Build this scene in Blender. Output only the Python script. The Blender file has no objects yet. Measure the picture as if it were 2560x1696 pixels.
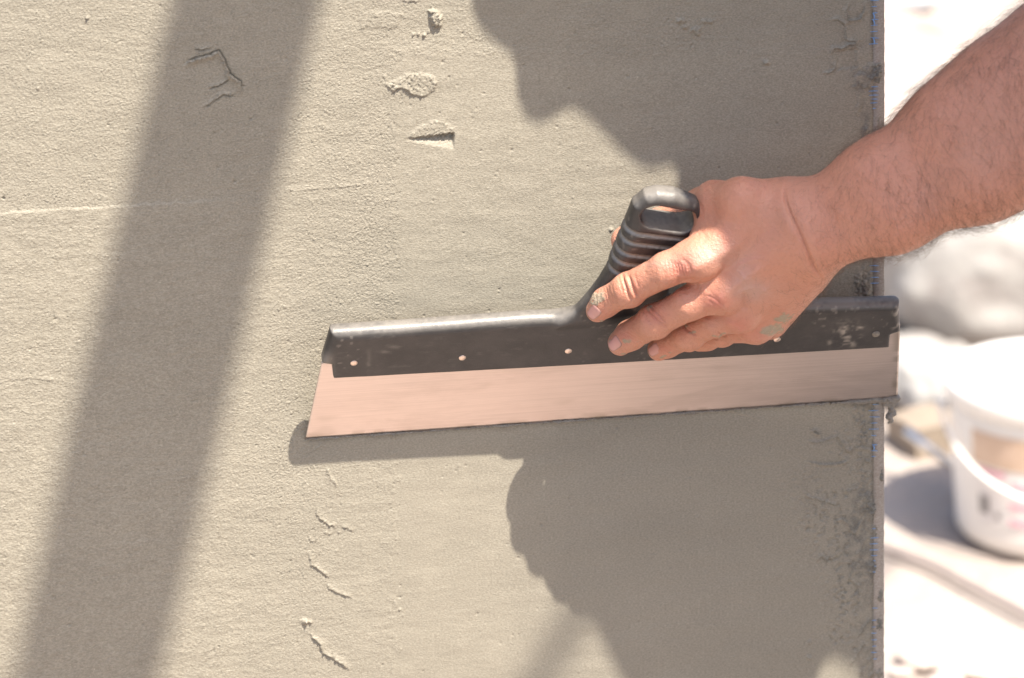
import bpy, math
import numpy as np
from math import radians, sin, cos

rng = np.random.default_rng(7)
SC = bpy.context.scene
COL = SC.collection

# ------------------------------------------------------------------ camera, sky, sun, exposure
PSI, TH, ROLL, DIST, FPX = radians(8), radians(20), radians(1.2), 2.0, 7360.0
cd = np.array([sin(PSI) * cos(TH), cos(PSI) * cos(TH), -sin(TH)])
r0 = np.array([cos(PSI), -sin(PSI), 0.0]); u0 = np.cross(r0, cd)
CR = cos(ROLL) * r0 - sin(ROLL) * u0
CU = cos(ROLL) * u0 + sin(ROLL) * r0
CAM = np.array([0, 0, 1.15]) - DIST * cd
SUN = np.array([0.24336, -0.41894, 0.87479]); SUN /= np.linalg.norm(SUN)

cam = bpy.data.cameras.new('camera'); co = bpy.data.objects.new('camera', cam); COL.objects.link(co)
from mathutils import Matrix, Vector
co.matrix_world = Matrix(((CR[0], CU[0], -cd[0], CAM[0]), (CR[1], CU[1], -cd[1], CAM[1]), (CR[2], CU[2], -cd[2], CAM[2]), (0, 0, 0, 1)))
cam.sensor_width = 36; cam.lens = 36 * FPX / 2560; cam.clip_start = 0.05; cam.clip_end = 400
cam.dof.use_dof = True; cam.dof.focus_distance = 1.965; cam.dof.aperture_fstop = 7.1
SC.camera = co

W = bpy.data.worlds.new('World'); SC.world = W; W.use_nodes = True
nt = W.node_tree
bg = nt.nodes['Background']; sky = nt.nodes.new('ShaderNodeTexSky'); sky.sky_type = 'NISHITA'; sky.sun_disc = False
sky.sun_elevation = math.asin(SUN[2]); sky.sun_rotation = math.atan2(SUN[0], SUN[1]); sky.air_density = 1.0; sky.dust_density = 3.0; sky.ozone_density = 0.5
nt.links.new(sky.outputs[0], bg.inputs[0]); bg.inputs[1].default_value = 0.125
sl = bpy.data.lights.new('sun', 'SUN'); sl.energy = 5.0; sl.angle = radians(0.53); sl.color = (1.0, 0.94, 0.83)
so = bpy.data.objects.new('sun', sl); COL.objects.link(so)
so.rotation_euler = Vector((-SUN[0], -SUN[1], -SUN[2])).to_track_quat('-Z', 'Y').to_euler(); so.location = (1, -2, 4)
SC.view_settings.view_transform = 'Standard'; SC.view_settings.look = 'None'
SC.view_settings.exposure = 1.02; SC.view_settings.gamma = 1.0
try: SC.view_settings.use_curve_mapping = False
except Exception: pass

# ------------------------------------------------------------------ helpers
def ray(px, py):
    px = np.asarray(px, float); py = np.asarray(py, float)
    return cd + ((px - 1280) / FPX)[..., None] * CR - ((py - 848) / FPX)[..., None] * CU
def P(px, py, out=0.0):                      # point at a distance `out` from the wall's face
    v = ray(px, py); t = (-out - CAM[1]) / v[..., 1]
    return CAM + t[..., None] * v
def G(px, py, z=0.0):                        # point on the ground
    v = ray(px, py); t = (z - CAM[2]) / v[..., 2]
    return CAM + t[..., None] * v
def proj(p):
    q = np.asarray(p) - CAM; z = q @ cd
    return 1280 + FPX * (q @ CR) / z, 848 - FPX * (q @ CU) / z
def smooth(e0, e1, x):
    t = np.clip((x - e0) / (e1 - e0), 0, 1); return t * t * (3 - 2 * t)

def mesh_obj(name, v, f, mat, parent=None, sm=True, attrs=None):
    """verts array, faces as one (n,3|4) array or a list of lists -> one linked mesh object"""
    me = bpy.data.meshes.new(name)
    v = np.asarray(v, np.float32)
    if isinstance(f, np.ndarray):
        k = f.shape[1]; n = len(f)
        me.vertices.add(len(v)); me.vertices.foreach_set('co', v.ravel())
        me.loops.add(n * k); me.loops.foreach_set('vertex_index', f.astype(np.int32).ravel())
        me.polygons.add(n); me.polygons.foreach_set('loop_start', np.arange(0, n * k, k, dtype=np.int32))
        me.update(calc_edges=True)
    else:
        me.from_pydata([tuple(map(float, x)) for x in v], [], [list(map(int, x)) for x in f])
    me.validate()
    if sm: me.polygons.foreach_set('use_smooth', np.ones(len(me.polygons), bool))
    for an, av in (attrs or {}).items():
        a = me.attributes.new(an, 'FLOAT', 'POINT'); a.data.foreach_set('value', np.asarray(av, np.float32))
    me.materials.append(mat)
    o = bpy.data.objects.new(name, me); COL.objects.link(o)
    if parent is not None:
        o.parent = parent
        o.matrix_parent_inverse = parent.matrix_basis.inverted()
    return o
def tag(o, label=None, cat=None, group=None, kind=None):
    for k, x in (('label', label), ('category', cat), ('group', group), ('kind', kind)):
        if x: o[k] = x
    return o
def thing(name, loc, label, cat, group=None):
    o = bpy.data.objects.new(name, None); COL.objects.link(o); o.location = [float(x) for x in loc]; o.empty_display_size = 0.05
    return tag(o, label, cat, group)

def merge(parts):
    vs, fs, k = [], [], 0
    for v, f in parts:
        vs.append(np.asarray(v, float)); fs += [[i + k for i in q] for q in f]; k += len(v)
    return np.concatenate(vs), fs
def tube(pts, rad, n=8, cap=True):
    pts = np.asarray(pts, float); m = len(pts); rad = np.broadcast_to(np.asarray(rad, float), (m,))
    tg = np.gradient(pts, axis=0); tg /= np.linalg.norm(tg, axis=1)[:, None] + 1e-12
    ref = np.array([0.13, 0.21, 0.97]) if abs(tg[0] @ [0.13, 0.21, 0.97]) < 0.9 else np.array([1.0, 0.1, 0])
    vs = []
    for i in range(m):
        a = np.cross(tg[i], ref); a /= np.linalg.norm(a); b = np.cross(tg[i], a)
        an = np.linspace(0, 2 * np.pi, n, endpoint=False)
        vs.append(pts[i] + rad[i] * (np.cos(an)[:, None] * a + np.sin(an)[:, None] * b))
    f = [[i * n + j, i * n + (j + 1) % n, (i + 1) * n + (j + 1) % n, (i + 1) * n + j] for i in range(m - 1) for j in range(n)]
    if cap: f += [list(range(n))[::-1], list(range((m - 1) * n, m * n))]
    return np.concatenate(vs), f
def lathe(prof, n=64, arc=None):
    vs = []; m = len(prof)
    an = np.linspace(0, 2 * np.pi, n, endpoint=False)
    for r, z in prof: vs.append(np.stack([r * np.cos(an), r * np.sin(an), np.full(n, z)], 1))
    f = [[i * n + j, i * n + (j + 1) % n, (i + 1) * n + (j + 1) % n, (i + 1) * n + j] for i in range(m - 1) for j in range(n)]
    f += [list(range(n))[::-1], list(range((m - 1) * n, m * n))]
    return np.concatenate(vs), f

# smooth random fields
def fft_noise(ny, nx, dy, dx, lo, hi, aniso=1.0, seed=0, slope=0.0):
    """band-passed noise, wavelengths lo..hi (metres), unit deviation; aniso > 1 stretches it along x"""
    g = np.random.default_rng(seed)
    F = np.fft.rfft2(g.standard_normal((ny, nx)))
    ky = np.fft.fftfreq(ny, dy)[:, None]; kx = np.fft.rfftfreq(nx, dx)[None, :] * aniso
    k = np.sqrt(kx ** 2 + ky ** 2) + 1e-9
    m = np.exp(-(k * lo) ** 2 * 0.7) * (1 - np.exp(-(k * hi) ** 2 * 0.7)) * k ** (-slope)
    h = np.fft.irfft2(F * m, s=(ny, nx)); return h / h.std()
_t3 = np.random.default_rng(11).standard_normal((32, 32, 32))
def noise3(p, scale, seed=0):
    q = np.asarray(p) / scale + seed * 7.31; i = np.floor(q).astype(int); w = q - i; w = w * w * (3 - 2 * w); r = 0
    for a in (0, 1):
        for b in (0, 1):
            for c in (0, 1):
                r = r + _t3[(i[:, 0] + a) % 32, (i[:, 1] + b) % 32, (i[:, 2] + c) % 32] * (w[:, 0] if a else 1 - w[:, 0]) * (w[:, 1] if b else 1 - w[:, 1]) * (w[:, 2] if c else 1 - w[:, 2])
    return r

# polyline / polygon distances in 2-D
def poly_dist(X, Y, pts):
    """distance to an open polyline, signed + on the left of travel (-1 row = image y down: + is above for left-to-right), and the run parameter"""
    best = np.full(X.shape, 1e9); sg = np.ones(X.shape); par = np.zeros(X.shape)
    n = len(pts) - 1
    for k in range(n):
        (ax, ay), (bx, by) = pts[k], pts[k + 1]
        dx, dy = bx - ax, by - ay; L = dx * dx + dy * dy + 1e-12
        t = np.clip(((X - ax) * dx + (Y - ay) * dy) / L, 0, 1)
        d = np.hypot(X - ax - t * dx, Y - ay - t * dy)
        m = d < best
        best = np.where(m, d, best); sg = np.where(m, np.where(dx * (Y - ay) - dy * (X - ax) < 0, 1, -1), sg); par = np.where(m, (k + t) / n, par)
    return best, sg, par
def poly_sd(X, Y, pts):
    """signed distance to a closed polygon, negative inside"""
    pts = np.asarray(pts, float); d = np.full(X.shape, 1e18); s = np.zeros(X.shape, bool); n = len(pts)
    for i in range(n):
        ax, ay = pts[i]; bx, by = pts[(i + 1) % n]
        ex, ey = bx - ax, by - ay; wx, wy = X - ax, Y - ay
        t = np.clip((wx * ex + wy * ey) / (ex * ex + ey * ey + 1e-18), 0, 1)
        d = np.minimum(d, (wx - ex * t) ** 2 + (wy - ey * t) ** 2)
        c = ((ay > Y) != (by > Y)); s ^= c & (X < (bx - ax) * (Y - ay) / np.where(by == ay, 1e-12, by - ay) + ax)
    d = np.sqrt(d); return np.where(s, -d, d)
def jitter_line(pts, step, amp, seed):
    g = np.random.default_rng(seed); out = []
    for (ax, ay), (bx, by) in zip(pts[:-1], pts[1:]):
        n = max(1, int(np.hypot(bx - ax, by - ay) / step))
        for i in range(n):
            t = i / n; out.append((ax + (bx - ax) * t + g.normal() * amp, ay + (by - ay) * t + g.normal() * amp))
    out.append(pts[-1]); return out
def spline(pts, n):
    pts = np.asarray(pts, float); k = len(pts); t = np.linspace(0, k - 1, n); i = np.clip(t.astype(int), 0, k - 2); w = (t - i)[:, None]
    g = lambda j: pts[np.clip(j, 0, k - 1)]
    a, b, c, d = g(i - 1), g(i), g(i + 1), g(i + 2)
    return 0.5 * (2 * b + (c - a) * w + (2 * a - 5 * b + 4 * c - d) * w ** 2 + (3 * b - a - 3 * c + d) * w ** 3)

# signed distance solids meshed with sparse surface nets
def smin(a, b, k):
    h = np.maximum(k - np.abs(a - b), 0) / k; return np.minimum(a, b) - h * h * k * 0.25
def smax(a, b, k): return -smin(-a, -b, k)
def cone(p, a, b, ra, rb):
    a = np.asarray(a, float); ba = np.asarray(b, float) - a
    t = np.clip(((p - a) @ ba) / (ba @ ba + 1e-12), 0, 1)
    return np.linalg.norm(p - a - t[:, None] * ba, axis=1) - (ra + t * (rb - ra))
def surface_nets(sdf, lo, hi, h):
    lo = np.asarray(lo, float); hi = np.asarray(hi, float)
    n = np.ceil((hi - lo) / h).astype(int); n = (n // 16 + 2) * 16
    N = n + 4
    def lin(i): return (i[:, 0].astype(np.int64) * N[1] + i[:, 1]) * N[2] + i[:, 2]
    ax = [np.arange(0, k, 16) for k in n]
    cells = np.stack(np.meshgrid(*ax, indexing='ij'), -1).reshape(-1, 3)
    for s, nxt in ((16, 4), (4, 1)):
        d = sdf(lo + (cells + (s - 1) / 2) * h)
        cells = cells[np.abs(d) < s * h * 0.9 + 2.5 * h]
        o = np.arange(0, s, nxt); off = np.stack(np.meshgrid(o, o, o, indexing='ij'), -1).reshape(-1, 3)
        cells = (cells[:, None, :] + off[None]).reshape(-1, 3)
    d = sdf(lo + cells * h)
    m = np.abs(d) < 3.2 * h; cells = cells[m]; d = d[m]
    L = lin(cells); o = np.argsort(L); L = L[o]; cells = cells[o]; d = d[o]
    def look(idx):
        k = np.searchsorted(L, idx); k = np.minimum(k, len(L) - 1); return k, L[k] == idx
    strides = [N[1] * N[2], N[2], 1]
    corner = []; ok = np.ones(len(L), bool)
    for c in range(8):
        k, g = look(L + (c >> 2 & 1) * strides[0] + (c >> 1 & 1) * strides[1] + (c & 1)); corner.append(k); ok &= g
    cv = np.stack([d[k] for k in corner], 1)
    act = ok & (cv.min(1) < 0) & (cv.max(1) >= 0)
    ids = np.nonzero(act)[0]; cv = cv[ids]
    acc = np.zeros((len(ids), 3)); cnt = np.zeros(len(ids))
    for a in range(8):
        for bit, axis in ((4, 0), (2, 1), (1, 2)):
            if a & bit: continue
            b = a | bit; va, vb = cv[:, a], cv[:, b]; x = (va < 0) != (vb < 0)
            t = np.where(x, va / np.where(x, va - vb, 1), 0)
            q = np.array([a >> 2 & 1, a >> 1 & 1, a & 1], float)[None].repeat(len(ids), 0); q[:, axis] += t
            acc[x] += q[x]; cnt[x] += 1
    verts = lo + (cells[ids] + acc / cnt[:, None]) * h
    vid = np.full(len(L), -1); vid[ids] = np.arange(len(ids))
    faces = []
    for axis in range(3):
        e = strides[axis]; b, c = [strides[i] for i in range(3) if i != axis]
        k1, g1 = look(L + e)
        x = g1 & ((d < 0) != (d[k1] < 0)); ii = np.nonzero(x)[0]
        q = []; good = np.ones(len(ii), bool)
        for s in (0, b, b + c, c):
            k, g = look(L[ii] - s); q.append(vid[k]); good &= g & (vid[k] >= 0)
        q = np.stack(q, 1)[good]; neg = (d[ii] < 0)[good]
        if axis == 1: neg = ~neg
        q[~neg] = q[~neg][:, ::-1]; faces.append(q)
    return verts, np.concatenate(faces)
def mesh_normals(v, f):
    n = np.zeros_like(v); a, b, c = v[f[:, 0]], v[f[:, 1]], v[f[:, 2]]
    fn = np.cross(c - a, v[f[:, 3]] - b) if f.shape[1] == 4 else np.cross(b - a, c - a)
    for k in range(f.shape[1]): np.add.at(n, f[:, k], fn)
    return n / (np.linalg.norm(n, axis=1)[:, None] + 1e-15)

# materials
class Mat:
    def __init__(s, name, rough=0.6, metal=0.0, spec=0.5):
        s.m = bpy.data.materials.new(name); s.m.use_nodes = True; s.t = s.m.node_tree; s.b = s.t.nodes['Principled BSDF']
        s.b.inputs['Roughness'].default_value = rough; s.b.inputs['Metallic'].default_value = metal; s.b.inputs['Specular IOR Level'].default_value = spec
        s.co = s.t.nodes.new('ShaderNodeTexCoord').outputs['Object']
    def n(s, kind, **kw):
        x = s.t.nodes.new(kind)
        for k, v in kw.items():
            if k in x.inputs: x.inputs[k].default_value = v
            else: setattr(x, k, v)
        return x
    def link(s, a, b): s.t.links.new(a, b)
    def noise(s, scale, detail=4, rough=0.55, stretch=None, dist=0.0):
        t = s.n('ShaderNodeTexNoise', Scale=scale, Detail=detail, Roughness=rough, Distortion=dist); c = s.co
        if stretch:
            mp = s.n('ShaderNodeMapping'); mp.inputs['Scale'].default_value = stretch; s.link(c, mp.inputs['Vector']); c = mp.outputs[0]
        s.link(c, t.inputs['Vector']); return t.outputs['Fac']
    def ramp(s, fac, stops):
        r = s.n('ShaderNodeValToRGB'); e = r.color_ramp.elements
        while len(e) < len(stops): e.new(0.5)
        for x, (p, c) in zip(e, stops): x.position = p; x.color = (*c, 1) if len(c) == 3 else c
        s.link(fac, r.inputs[0]); return r.outputs[0]
    def gray(s, fac, a, b): return s.ramp(fac, [(a, (0, 0, 0)), (b, (1, 1, 1))])
    def attr(s, name): return s.n('ShaderNodeAttribute', attribute_name=name).outputs['Fac']
    def mix(s, fac, a, b, mode='MIX'):
        x = s.n('ShaderNodeMix', data_type='RGBA', blend_type=mode)
        for sock, v in ((x.inputs[0], fac), (x.inputs[6], a), (x.inputs[7], b)):
            if isinstance(v, (int, float)): sock.default_value = v
            elif isinstance(v, tuple): sock.default_value = (*v, 1)
            else: s.link(v, sock)
        return x.outputs[2]
    def math(s, op, a, b=0.0):
        x = s.n('ShaderNodeMath', operation=op)
        for sock, v in zip(x.inputs, (a, b)):
            if isinstance(v, (int, float)): sock.default_value = v
            else: s.link(v, sock)
        return x.outputs[0]
    def color(s, v):
        if isinstance(v, tuple): s.b.inputs['Base Color'].default_value = (*v, 1)
        else: s.link(v, s.b.inputs['Base Color'])
    def rough(s, v): s.link(v, s.b.inputs['Roughness'])
    def bump(s, h, dist=0.001, strength=1.0):
        x = s.n('ShaderNodeBump', Distance=dist, Strength=strength); s.link(h, x.inputs['Height'])
        prev = s.b.inputs['Normal'].links
        if prev: s.link(prev[0].from_socket, x.inputs['Normal'])
        s.link(x.outputs[0], s.b.inputs['Normal']); return s

# ------------------------------------------------------------------ ground
mg = Mat('pale_ground', 0.95, spec=0.2)
n1 = mg.noise(1.1, 6, 0.6); n2 = mg.noise(9, 5, 0.6); n3 = mg.noise(60, 3)
c = mg.mix(mg.gray(n1, 0.35, 0.68), (0.43, 0.375, 0.335), (0.37, 0.305, 0.262))
c = mg.mix(mg.gray(n2, 0.45, 0.75), c, (0.30, 0.235, 0.20))
sep = mg.n('ShaderNodeSeparateXYZ'); mg.link(mg.co, sep.inputs[0])
front = mg.math('SUBTRACT', -1.05, mg.math('ADD', sep.outputs['Y'], mg.math('MULTIPLY', n1, 0.3)))          # unseen ground darkened out here to cut the bounce onto the wall
far = mg.gray(mg.math('SUBTRACT', sep.outputs['Y'], 0.3), 0.0, 1.0)
c = mg.mix(far, c, mg.mix(mg.gray(n1, 0.35, 0.68), (0.42, 0.37, 0.335), (0.345, 0.285, 0.25)))
vm = mg.n('ShaderNodeVectorMath', operation='DISTANCE'); mg.link(mg.co, vm.inputs[0]); vm.inputs[1].default_value = (0.22, -0.36, 0.0)
near = mg.math('ADD', vm.outputs['Value'], mg.math('MULTIPLY', n1, 0.3))
c = mg.mix(mg.gray(mg.math('MULTIPLY', mg.math('SUBTRACT', 0.72, near), 5.0), 0.0, 1.0), c, mg.mix(n2, (0.50, 0.385, 0.33), (0.41, 0.31, 0.262)))   # pink patch added out of view for the blade to mirror
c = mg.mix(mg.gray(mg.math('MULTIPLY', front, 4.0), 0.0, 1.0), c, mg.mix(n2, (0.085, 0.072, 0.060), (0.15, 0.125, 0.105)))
mg.color(c); mg.bump(n2, 0.02); mg.bump(n3, 0.004)
g = np.concatenate([[-60, -30, -15, -8], np.linspace(-5, 9, 141), [12, 16, 25, 40, 80, 160]])
gx, gy = np.meshgrid(g, g, indexing='xy'); nn = len(g)
pp = np.stack([gx.ravel(), gy.ravel(), np.zeros(nn * nn)], 1)
dist = np.hypot(pp[:, 0] - 1.2, pp[:, 1] - 4)
pp[:, 2] = (noise3(pp, 0.9) * 0.006 + noise3(pp, 0.3, 2) * 0.002) * smooth(60, 10, dist) - 0.004
ii = np.arange(nn * nn).reshape(nn, nn)
gf = np.stack([ii[:-1, :-1], ii[:-1, 1:], ii[1:, 1:], ii[1:, :-1]], -1).reshape(-1, 4)
tag(mesh_obj('ground', pp, gf, mg.m), kind='structure')

# ------------------------------------------------------------------ plaster wall
DXW, DZW = 0.00068, 0.0007
XL, ZB, ZT = -0.372, 0.845, 1.440
def edge_x(z): return 0.25395 + (1.37159 - np.clip(z, 0.80, 1.50)) * 0.0235
zf = np.arange(ZB, ZT, DZW); nz = len(zf)
xf = np.arange(0, 1.00001, DXW / (edge_x(1.15) - XL)); nx = len(xf)      # 0..1 across the worked area
XX = XL + xf[None, :] * (edge_x(zf)[:, None] - XL); ZZ = np.repeat(zf[:, None], nx, 1)
PX, PY = proj(np.stack([XX, np.zeros_like(XX), ZZ], -1).reshape(-1, 3)); PX = PX.reshape(nz, nx); PY = PY.reshape(nz, nx)
nz_f = lambda lo, hi, an=1.0, seed=0, slope=0.0: fft_noise(nz, nx, DZW, DXW, lo, hi, an, seed, slope)
MM = 0.001
Hh = np.zeros((nz, nx))
wav = nz_f(0.020, 0.16, 3.0, 1); wav2 = nz_f(0.006, 0.05, 2.5, 2); warp = nz_f(0.008, 0.06, 1.0, 3); warp2 = nz_f(0.003, 0.012, 1.0, 4)
g1 = nz_f(0.0010, 0.0030, 1.5, 5); g2 = nz_f(0.0022, 0.010, 1.3, 6); g3 = nz_f(0.0007, 0.0018, 1.3, 7)
# how rough each part of the surface was left
bx = 985 + 8 * warp + 5 * warp2
rough = 1 - smooth(-6, 6, PX - bx) * smooth(120, 150, PY + 6 * warp2)
blob = lambda x, y, sx, sy: np.exp(-((PX - x) / sx) ** 2 - ((PY - y) / sy) ** 2)
low = smooth(880, 1150, PY + 60 * warp)
R = 0.27 + 0.68 * rough
R = R * (1 - low * (0.10 + 0.30 * smooth(780, 900, PX + 40 * warp)))
line_y = np.interp(PX, [0, 300, 535, 700, 960, 1000], [533, 515, 500, 486, 462, 462]) + 1.5 * warp + 0.5 * warp2
below = smooth(-2.5, 2.5, PY - line_y) * smooth(760, 480, PX)
R = R - 0.22 * below * smooth(900, 760, PY)
R += 0.40 * blob(800, 980, 130, 230) + 0.35 * blob(700, 1170, 90, 130) + 0.3 * blob(760, 1390, 60, 60) + 0.25 * blob(600, 300, 420, 200) + 0.3 * blob(145, 490, 110, 40) + 0.3 * blob(930, 520, 60, 160)
R *= 1 - 0.25 * smooth(1450, 1900, PX)
R *= np.clip(1 + 0.16 * warp + 0.1 * wav2, 0.6, 1.5)
grain = 0.062 * g1 + 0.022 * np.abs(g2) + 0.036 * g3
Hh += MM * R * grain * 1.8
Hh += MM * (0.085 * wav + 0.02 * wav2)
Hh += MM * (0.75 * below * smooth(700, 420, PX))                                                # the coat ends in a faint step
Hh += MM * 0.36 * smooth(-2, 2, PX - bx) * smooth(110, 140, PY) * smooth(760, 660, PY)

def lip(pts, amp, w, rev=False, seed=0, jit=0.9, step=5, taper=True, crumb=0.28, groove=0.32):
    """a dragged lip of plaster: rises slowly on its upper side, drops sharply on the lower"""
    pts = jitter_line(pts, step, jit, seed); a = np.array(pts)
    m = (PX > a[:, 0].min() - 40) & (PX < a[:, 0].max() + 40) & (PY > a[:, 1].min() - 40) & (PY < a[:, 1].max() + 40)
    X, Y = PX[m], PY[m]; d, s, t = poly_dist(X, Y, pts)
    if rev: s = -s
    e = np.where(s > 0, np.exp(-(d / (0.75 * w)) ** 1.2), np.exp(-(d / 1.2) ** 2))
    k = np.clip(np.minimum(t, 1 - t) * 6, 0, 1) if taper else 1
    Hh[m] -= MM * groove * amp * np.exp(-((d + np.where(s > 0, 4.0, -1.5)) / 2.0) ** 2) * k
    Hh[m] += MM * amp * 1.05 * e * k * (1 + crumb * np.clip(warp2[m], -1.5, 1.5) * 0.6 + 0.25 * crumb * g1[m])
def mound(x, y, sx, sy, amp, rot=0.0, pw=2.0, rough_=0.35, edge=None):
    m = (np.abs(PX - x) < 4 * max(sx, sy)) & (np.abs(PY - y) < 4 * max(sx, sy)); X, Y = PX[m] - x, PY[m] - y
    a, b = X * cos(rot) + Y * sin(rot), -X * sin(rot) + Y * cos(rot)
    r = np.sqrt((a / sx) ** 2 + (b / sy) ** 2) * (1 + 0.16 * warp2[m])
    e = np.exp(-r ** (2 * pw))
    Hh[m] += MM * amp * e * (1 + rough_ * g2[m] * 0.6 + rough_ * 0.3 * g1[m])
def plate(pts, amp, soft=3.0, rough_=0.0, jit=2.0, seed=0):
    """an area standing proud of (or sunk below) its surroundings, with ragged edges"""
    pts = jitter_line(list(pts) + [pts[0]], 7, jit, seed); a = np.array(pts)
    m = (PX > a[:, 0].min() - 30) & (PX < a[:, 0].max() + 30) & (PY > a[:, 1].min() - 30) & (PY < a[:, 1].max() + 30)
    d = poly_sd(PX[m], PY[m], pts[:-1]) + 1.5 * warp2[m]
    Hh[m] += MM * (amp * smooth(soft, -soft, d) + rough_ * smooth(soft, -soft * 2, d) * (0.6 * g1[m] + 0.8 * np.abs(g2[m])))

# drag cracks in the lower left
z1 = lambda X, Y: (600 + X / 2.428, 1050 + Y / 2.428)
lip([z1(525, 285), z1(560, 350), z1(585, 375), z1(594, 415)], 1.0, 8, rev=True, seed=1)
lip([z1(462, 520), z1(462, 575), z1(490, 605), z1(545, 640), z1(583, 662)], 0.95, 8, seed=2)
lip([z1(612, 655), z1(650, 652), z1(688, 682)], 0.8, 7, seed=3)
lip([z1(415, 700), z1(430, 735), z1(460, 735), z1(472, 710)], 0.7, 5, seed=4)
lip([z1(415, 800), z1(432, 880), z1(480, 910), z1(530, 950), z1(556, 958)], 1.1, 9, seed=5)
lip([z1(532, 985), z1(536, 1022), z1(600, 1050), z1(686, 1087)], 1.0, 8, seed=6)
lip([z1(418, 1285), z1(440, 1320), z1(490, 1360), z1(500, 1410), z1(560, 1445), z1(630, 1490), z1(670, 1527)], 1.5, 10, seed=7)
lip([z1(430, 130), z1(436, 190), z1(460, 180), z1(490, 158), z1(530, 162)], 0.7, 6, seed=8)
for k, (x, y) in enumerate([(520, 685), (546, 690), (600, 678), (585, 795), (970, 1150)]): mound(*z1(x, y), 3, 2.5, 0.8)
mound(*z1(395, 1225), 9, 5.5, 2.6, -0.2, 1.5); mound(*z1(430, 1225), 4, 5, 1.2)
# flakes and lumps near the top
z2 = lambda X, Y: (900 + X / 3.733, Y / 3.733)
plate([z2(640, 95), z2(690, 85), z2(735, 128), z2(768, 150), z2(770, 225), z2(715, 250), z2(660, 200)], 2.1, 2.5, 0.35, 1.2, 9)
mound(*z2(700, 175), 11, 16, 1.0)
for x, y, a in ((500, 322, 1.0), (545, 316, 1.2), (603, 326, 1.7), (640, 296, 0.7)): mound(*z2(x, y), 4, 3.5, a)
plate([z2(250, 790), z2(450, 690), z2(560, 690), z2(700, 715), z2(725, 800), z2(660, 870), z2(590, 905), z2(480, 880), z2(400, 820), z2(300, 850)], 0.55, 2.5, 0.33, 2.0, 10)
lip([z2(265, 820), z2(310, 850), z2(370, 818), z2(440, 830), z2(480, 880), z2(560, 900), z2(620, 905)], 0.9, 7, seed=11)
lip([z2(205, 700), z2(250, 770), z2(275, 830)], 0.5, 6, seed=12)
plate([z2(0, 120), z2(250, 110), z2(400, 120), z2(330, 265), z2(0, 262)], 0.45, 5, 0.10, 2, 13)
lip([z2(390, 10), z2(480, 15), z2(560, 8)], 0.9, 5, seed=14)
for x, y in ((830, 720), (498, 678), (740, 1055), (470, 985), (630, 557), (1040, 1055), (1050, 1105)): mound(*z2(x, y), 2.6, 2.6, -0.7)
# the wedge-shaped gouge
plate([z2(430, 1290), z2(540, 1190), z2(690, 1125), z2(780, 1120), z2(850, 1190), z2(878, 1255), z2(640, 1280)], 0.5, 3, 0.30, 1.2, 15)
gx0, gy0 = z2(420, 1298); gx1 = z2(868, 1250)[0]
m = (PX > gx0) & (PX < gx1 + 6)
t = np.clip((PX - gx0) / (gx1 - gx0), 0, 1); yu = gy0 + t * (z2(0, 1240)[1] - gy0) + 1.6 * warp2 + 0.9 * g1; yl = gy0 + 3 + t * (z2(0, 1398)[1] - gy0 - 3)
fr = np.clip((PY - yu) / np.maximum(yl - yu, 1e-3), -1, 2)
dep = 5.2 * t ** 0.8 * np.clip(1 - fr, 0, 1) * smooth(-0.03, 0.10, fr) * smooth(gx1 + 4, gx1 - 1, PX)
Hh[m] -= (MM * dep * (fr < 1) * (1 + 0.12 * g1))[m]
# flake outline in the band of shade on the left
lip([(452, 165), (490, 147), (525, 140), (545, 128), (560, 152), (572, 185), (598, 205), (606, 240)], 2.6, 9, rev=True, seed=16, groove=0.85)
lip([(520, 222), (550, 212), (575, 195)], 1.9, 6, seed=17, groove=0.85); lip([(505, 270), (560, 235), (590, 240)], 1.5, 7, seed=18, groove=0.85)
lip([(483, 120), (500, 125), (532, 118)], 1.4, 5, seed=19, groove=0.85)
for x, y, a in ((545, 420, -1.0), (586, 455, -1.4), (536, 333, -0.8), (218, 45, 1.3), (95, 222, 0.9), (70, 170, 0.7), (10, 495, -1), (246, 965, 1.0), (195, 1080, 0.8), (395, 1175, -0.8), (172, 1562, -1.1), (135, 1492, -0.9)): mound(x, y, 3.2, 3.2, a)
lip([(105, 235), (106, 290), (60, 330)], 0.35, 8, seed=20)
lip([(700, 480), (860, 468), (960, 458)], 0.30, 9, seed=21, crumb=0.2); lip([(0, 952), (80, 945), (180, 955)], 0.3, 10, seed=22)
# imprint of the reinforcing mesh in the upper right
z3 = lambda X, Y: (1500 + X / 3.136, Y / 3.136)
lat = np.maximum(np.cos((PX - 1632) * 2 * np.pi / 15.5), -0.2) * np.maximum(np.cos((PY - 6) * 2 * np.pi / 15), -0.2)
Hh += MM * 0.4 * lat * np.exp(-((PX - 1715) / 95) ** 4 - ((PY - 60) / 60) ** 4)
for x, y in ((612, 165), (655, 165), (820, 165), (868, 168), (665, 212), (725, 232), (770, 230), (765, 265)): mound(*z3(x, y), 6.0, 5.6, 1.7, 0, 2.0, 0.15)
Hh -= MM * 0.35 * np.exp(-((PX - 1632 - 1.2 * warp2) / 1.8) ** 2) * smooth(340, 200, PY)
mound(*z3(1300, 490), 5.5, 5.5, 2.8, 0, 1.3, 0.2); mound(*z3(1388, 968), 2.6, 2.6, -1.0)
for x, y in ((1633, 1208), (1730, 1230), (640, 765), (535, 155), (930, 1320), (1700, 195)): mound(*z3(x, y), 2.3, 2.3, -0.8)
mound(1527, 574, 4.5, 4.5, 1.8, 0, 1.4, 0.3)
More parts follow.
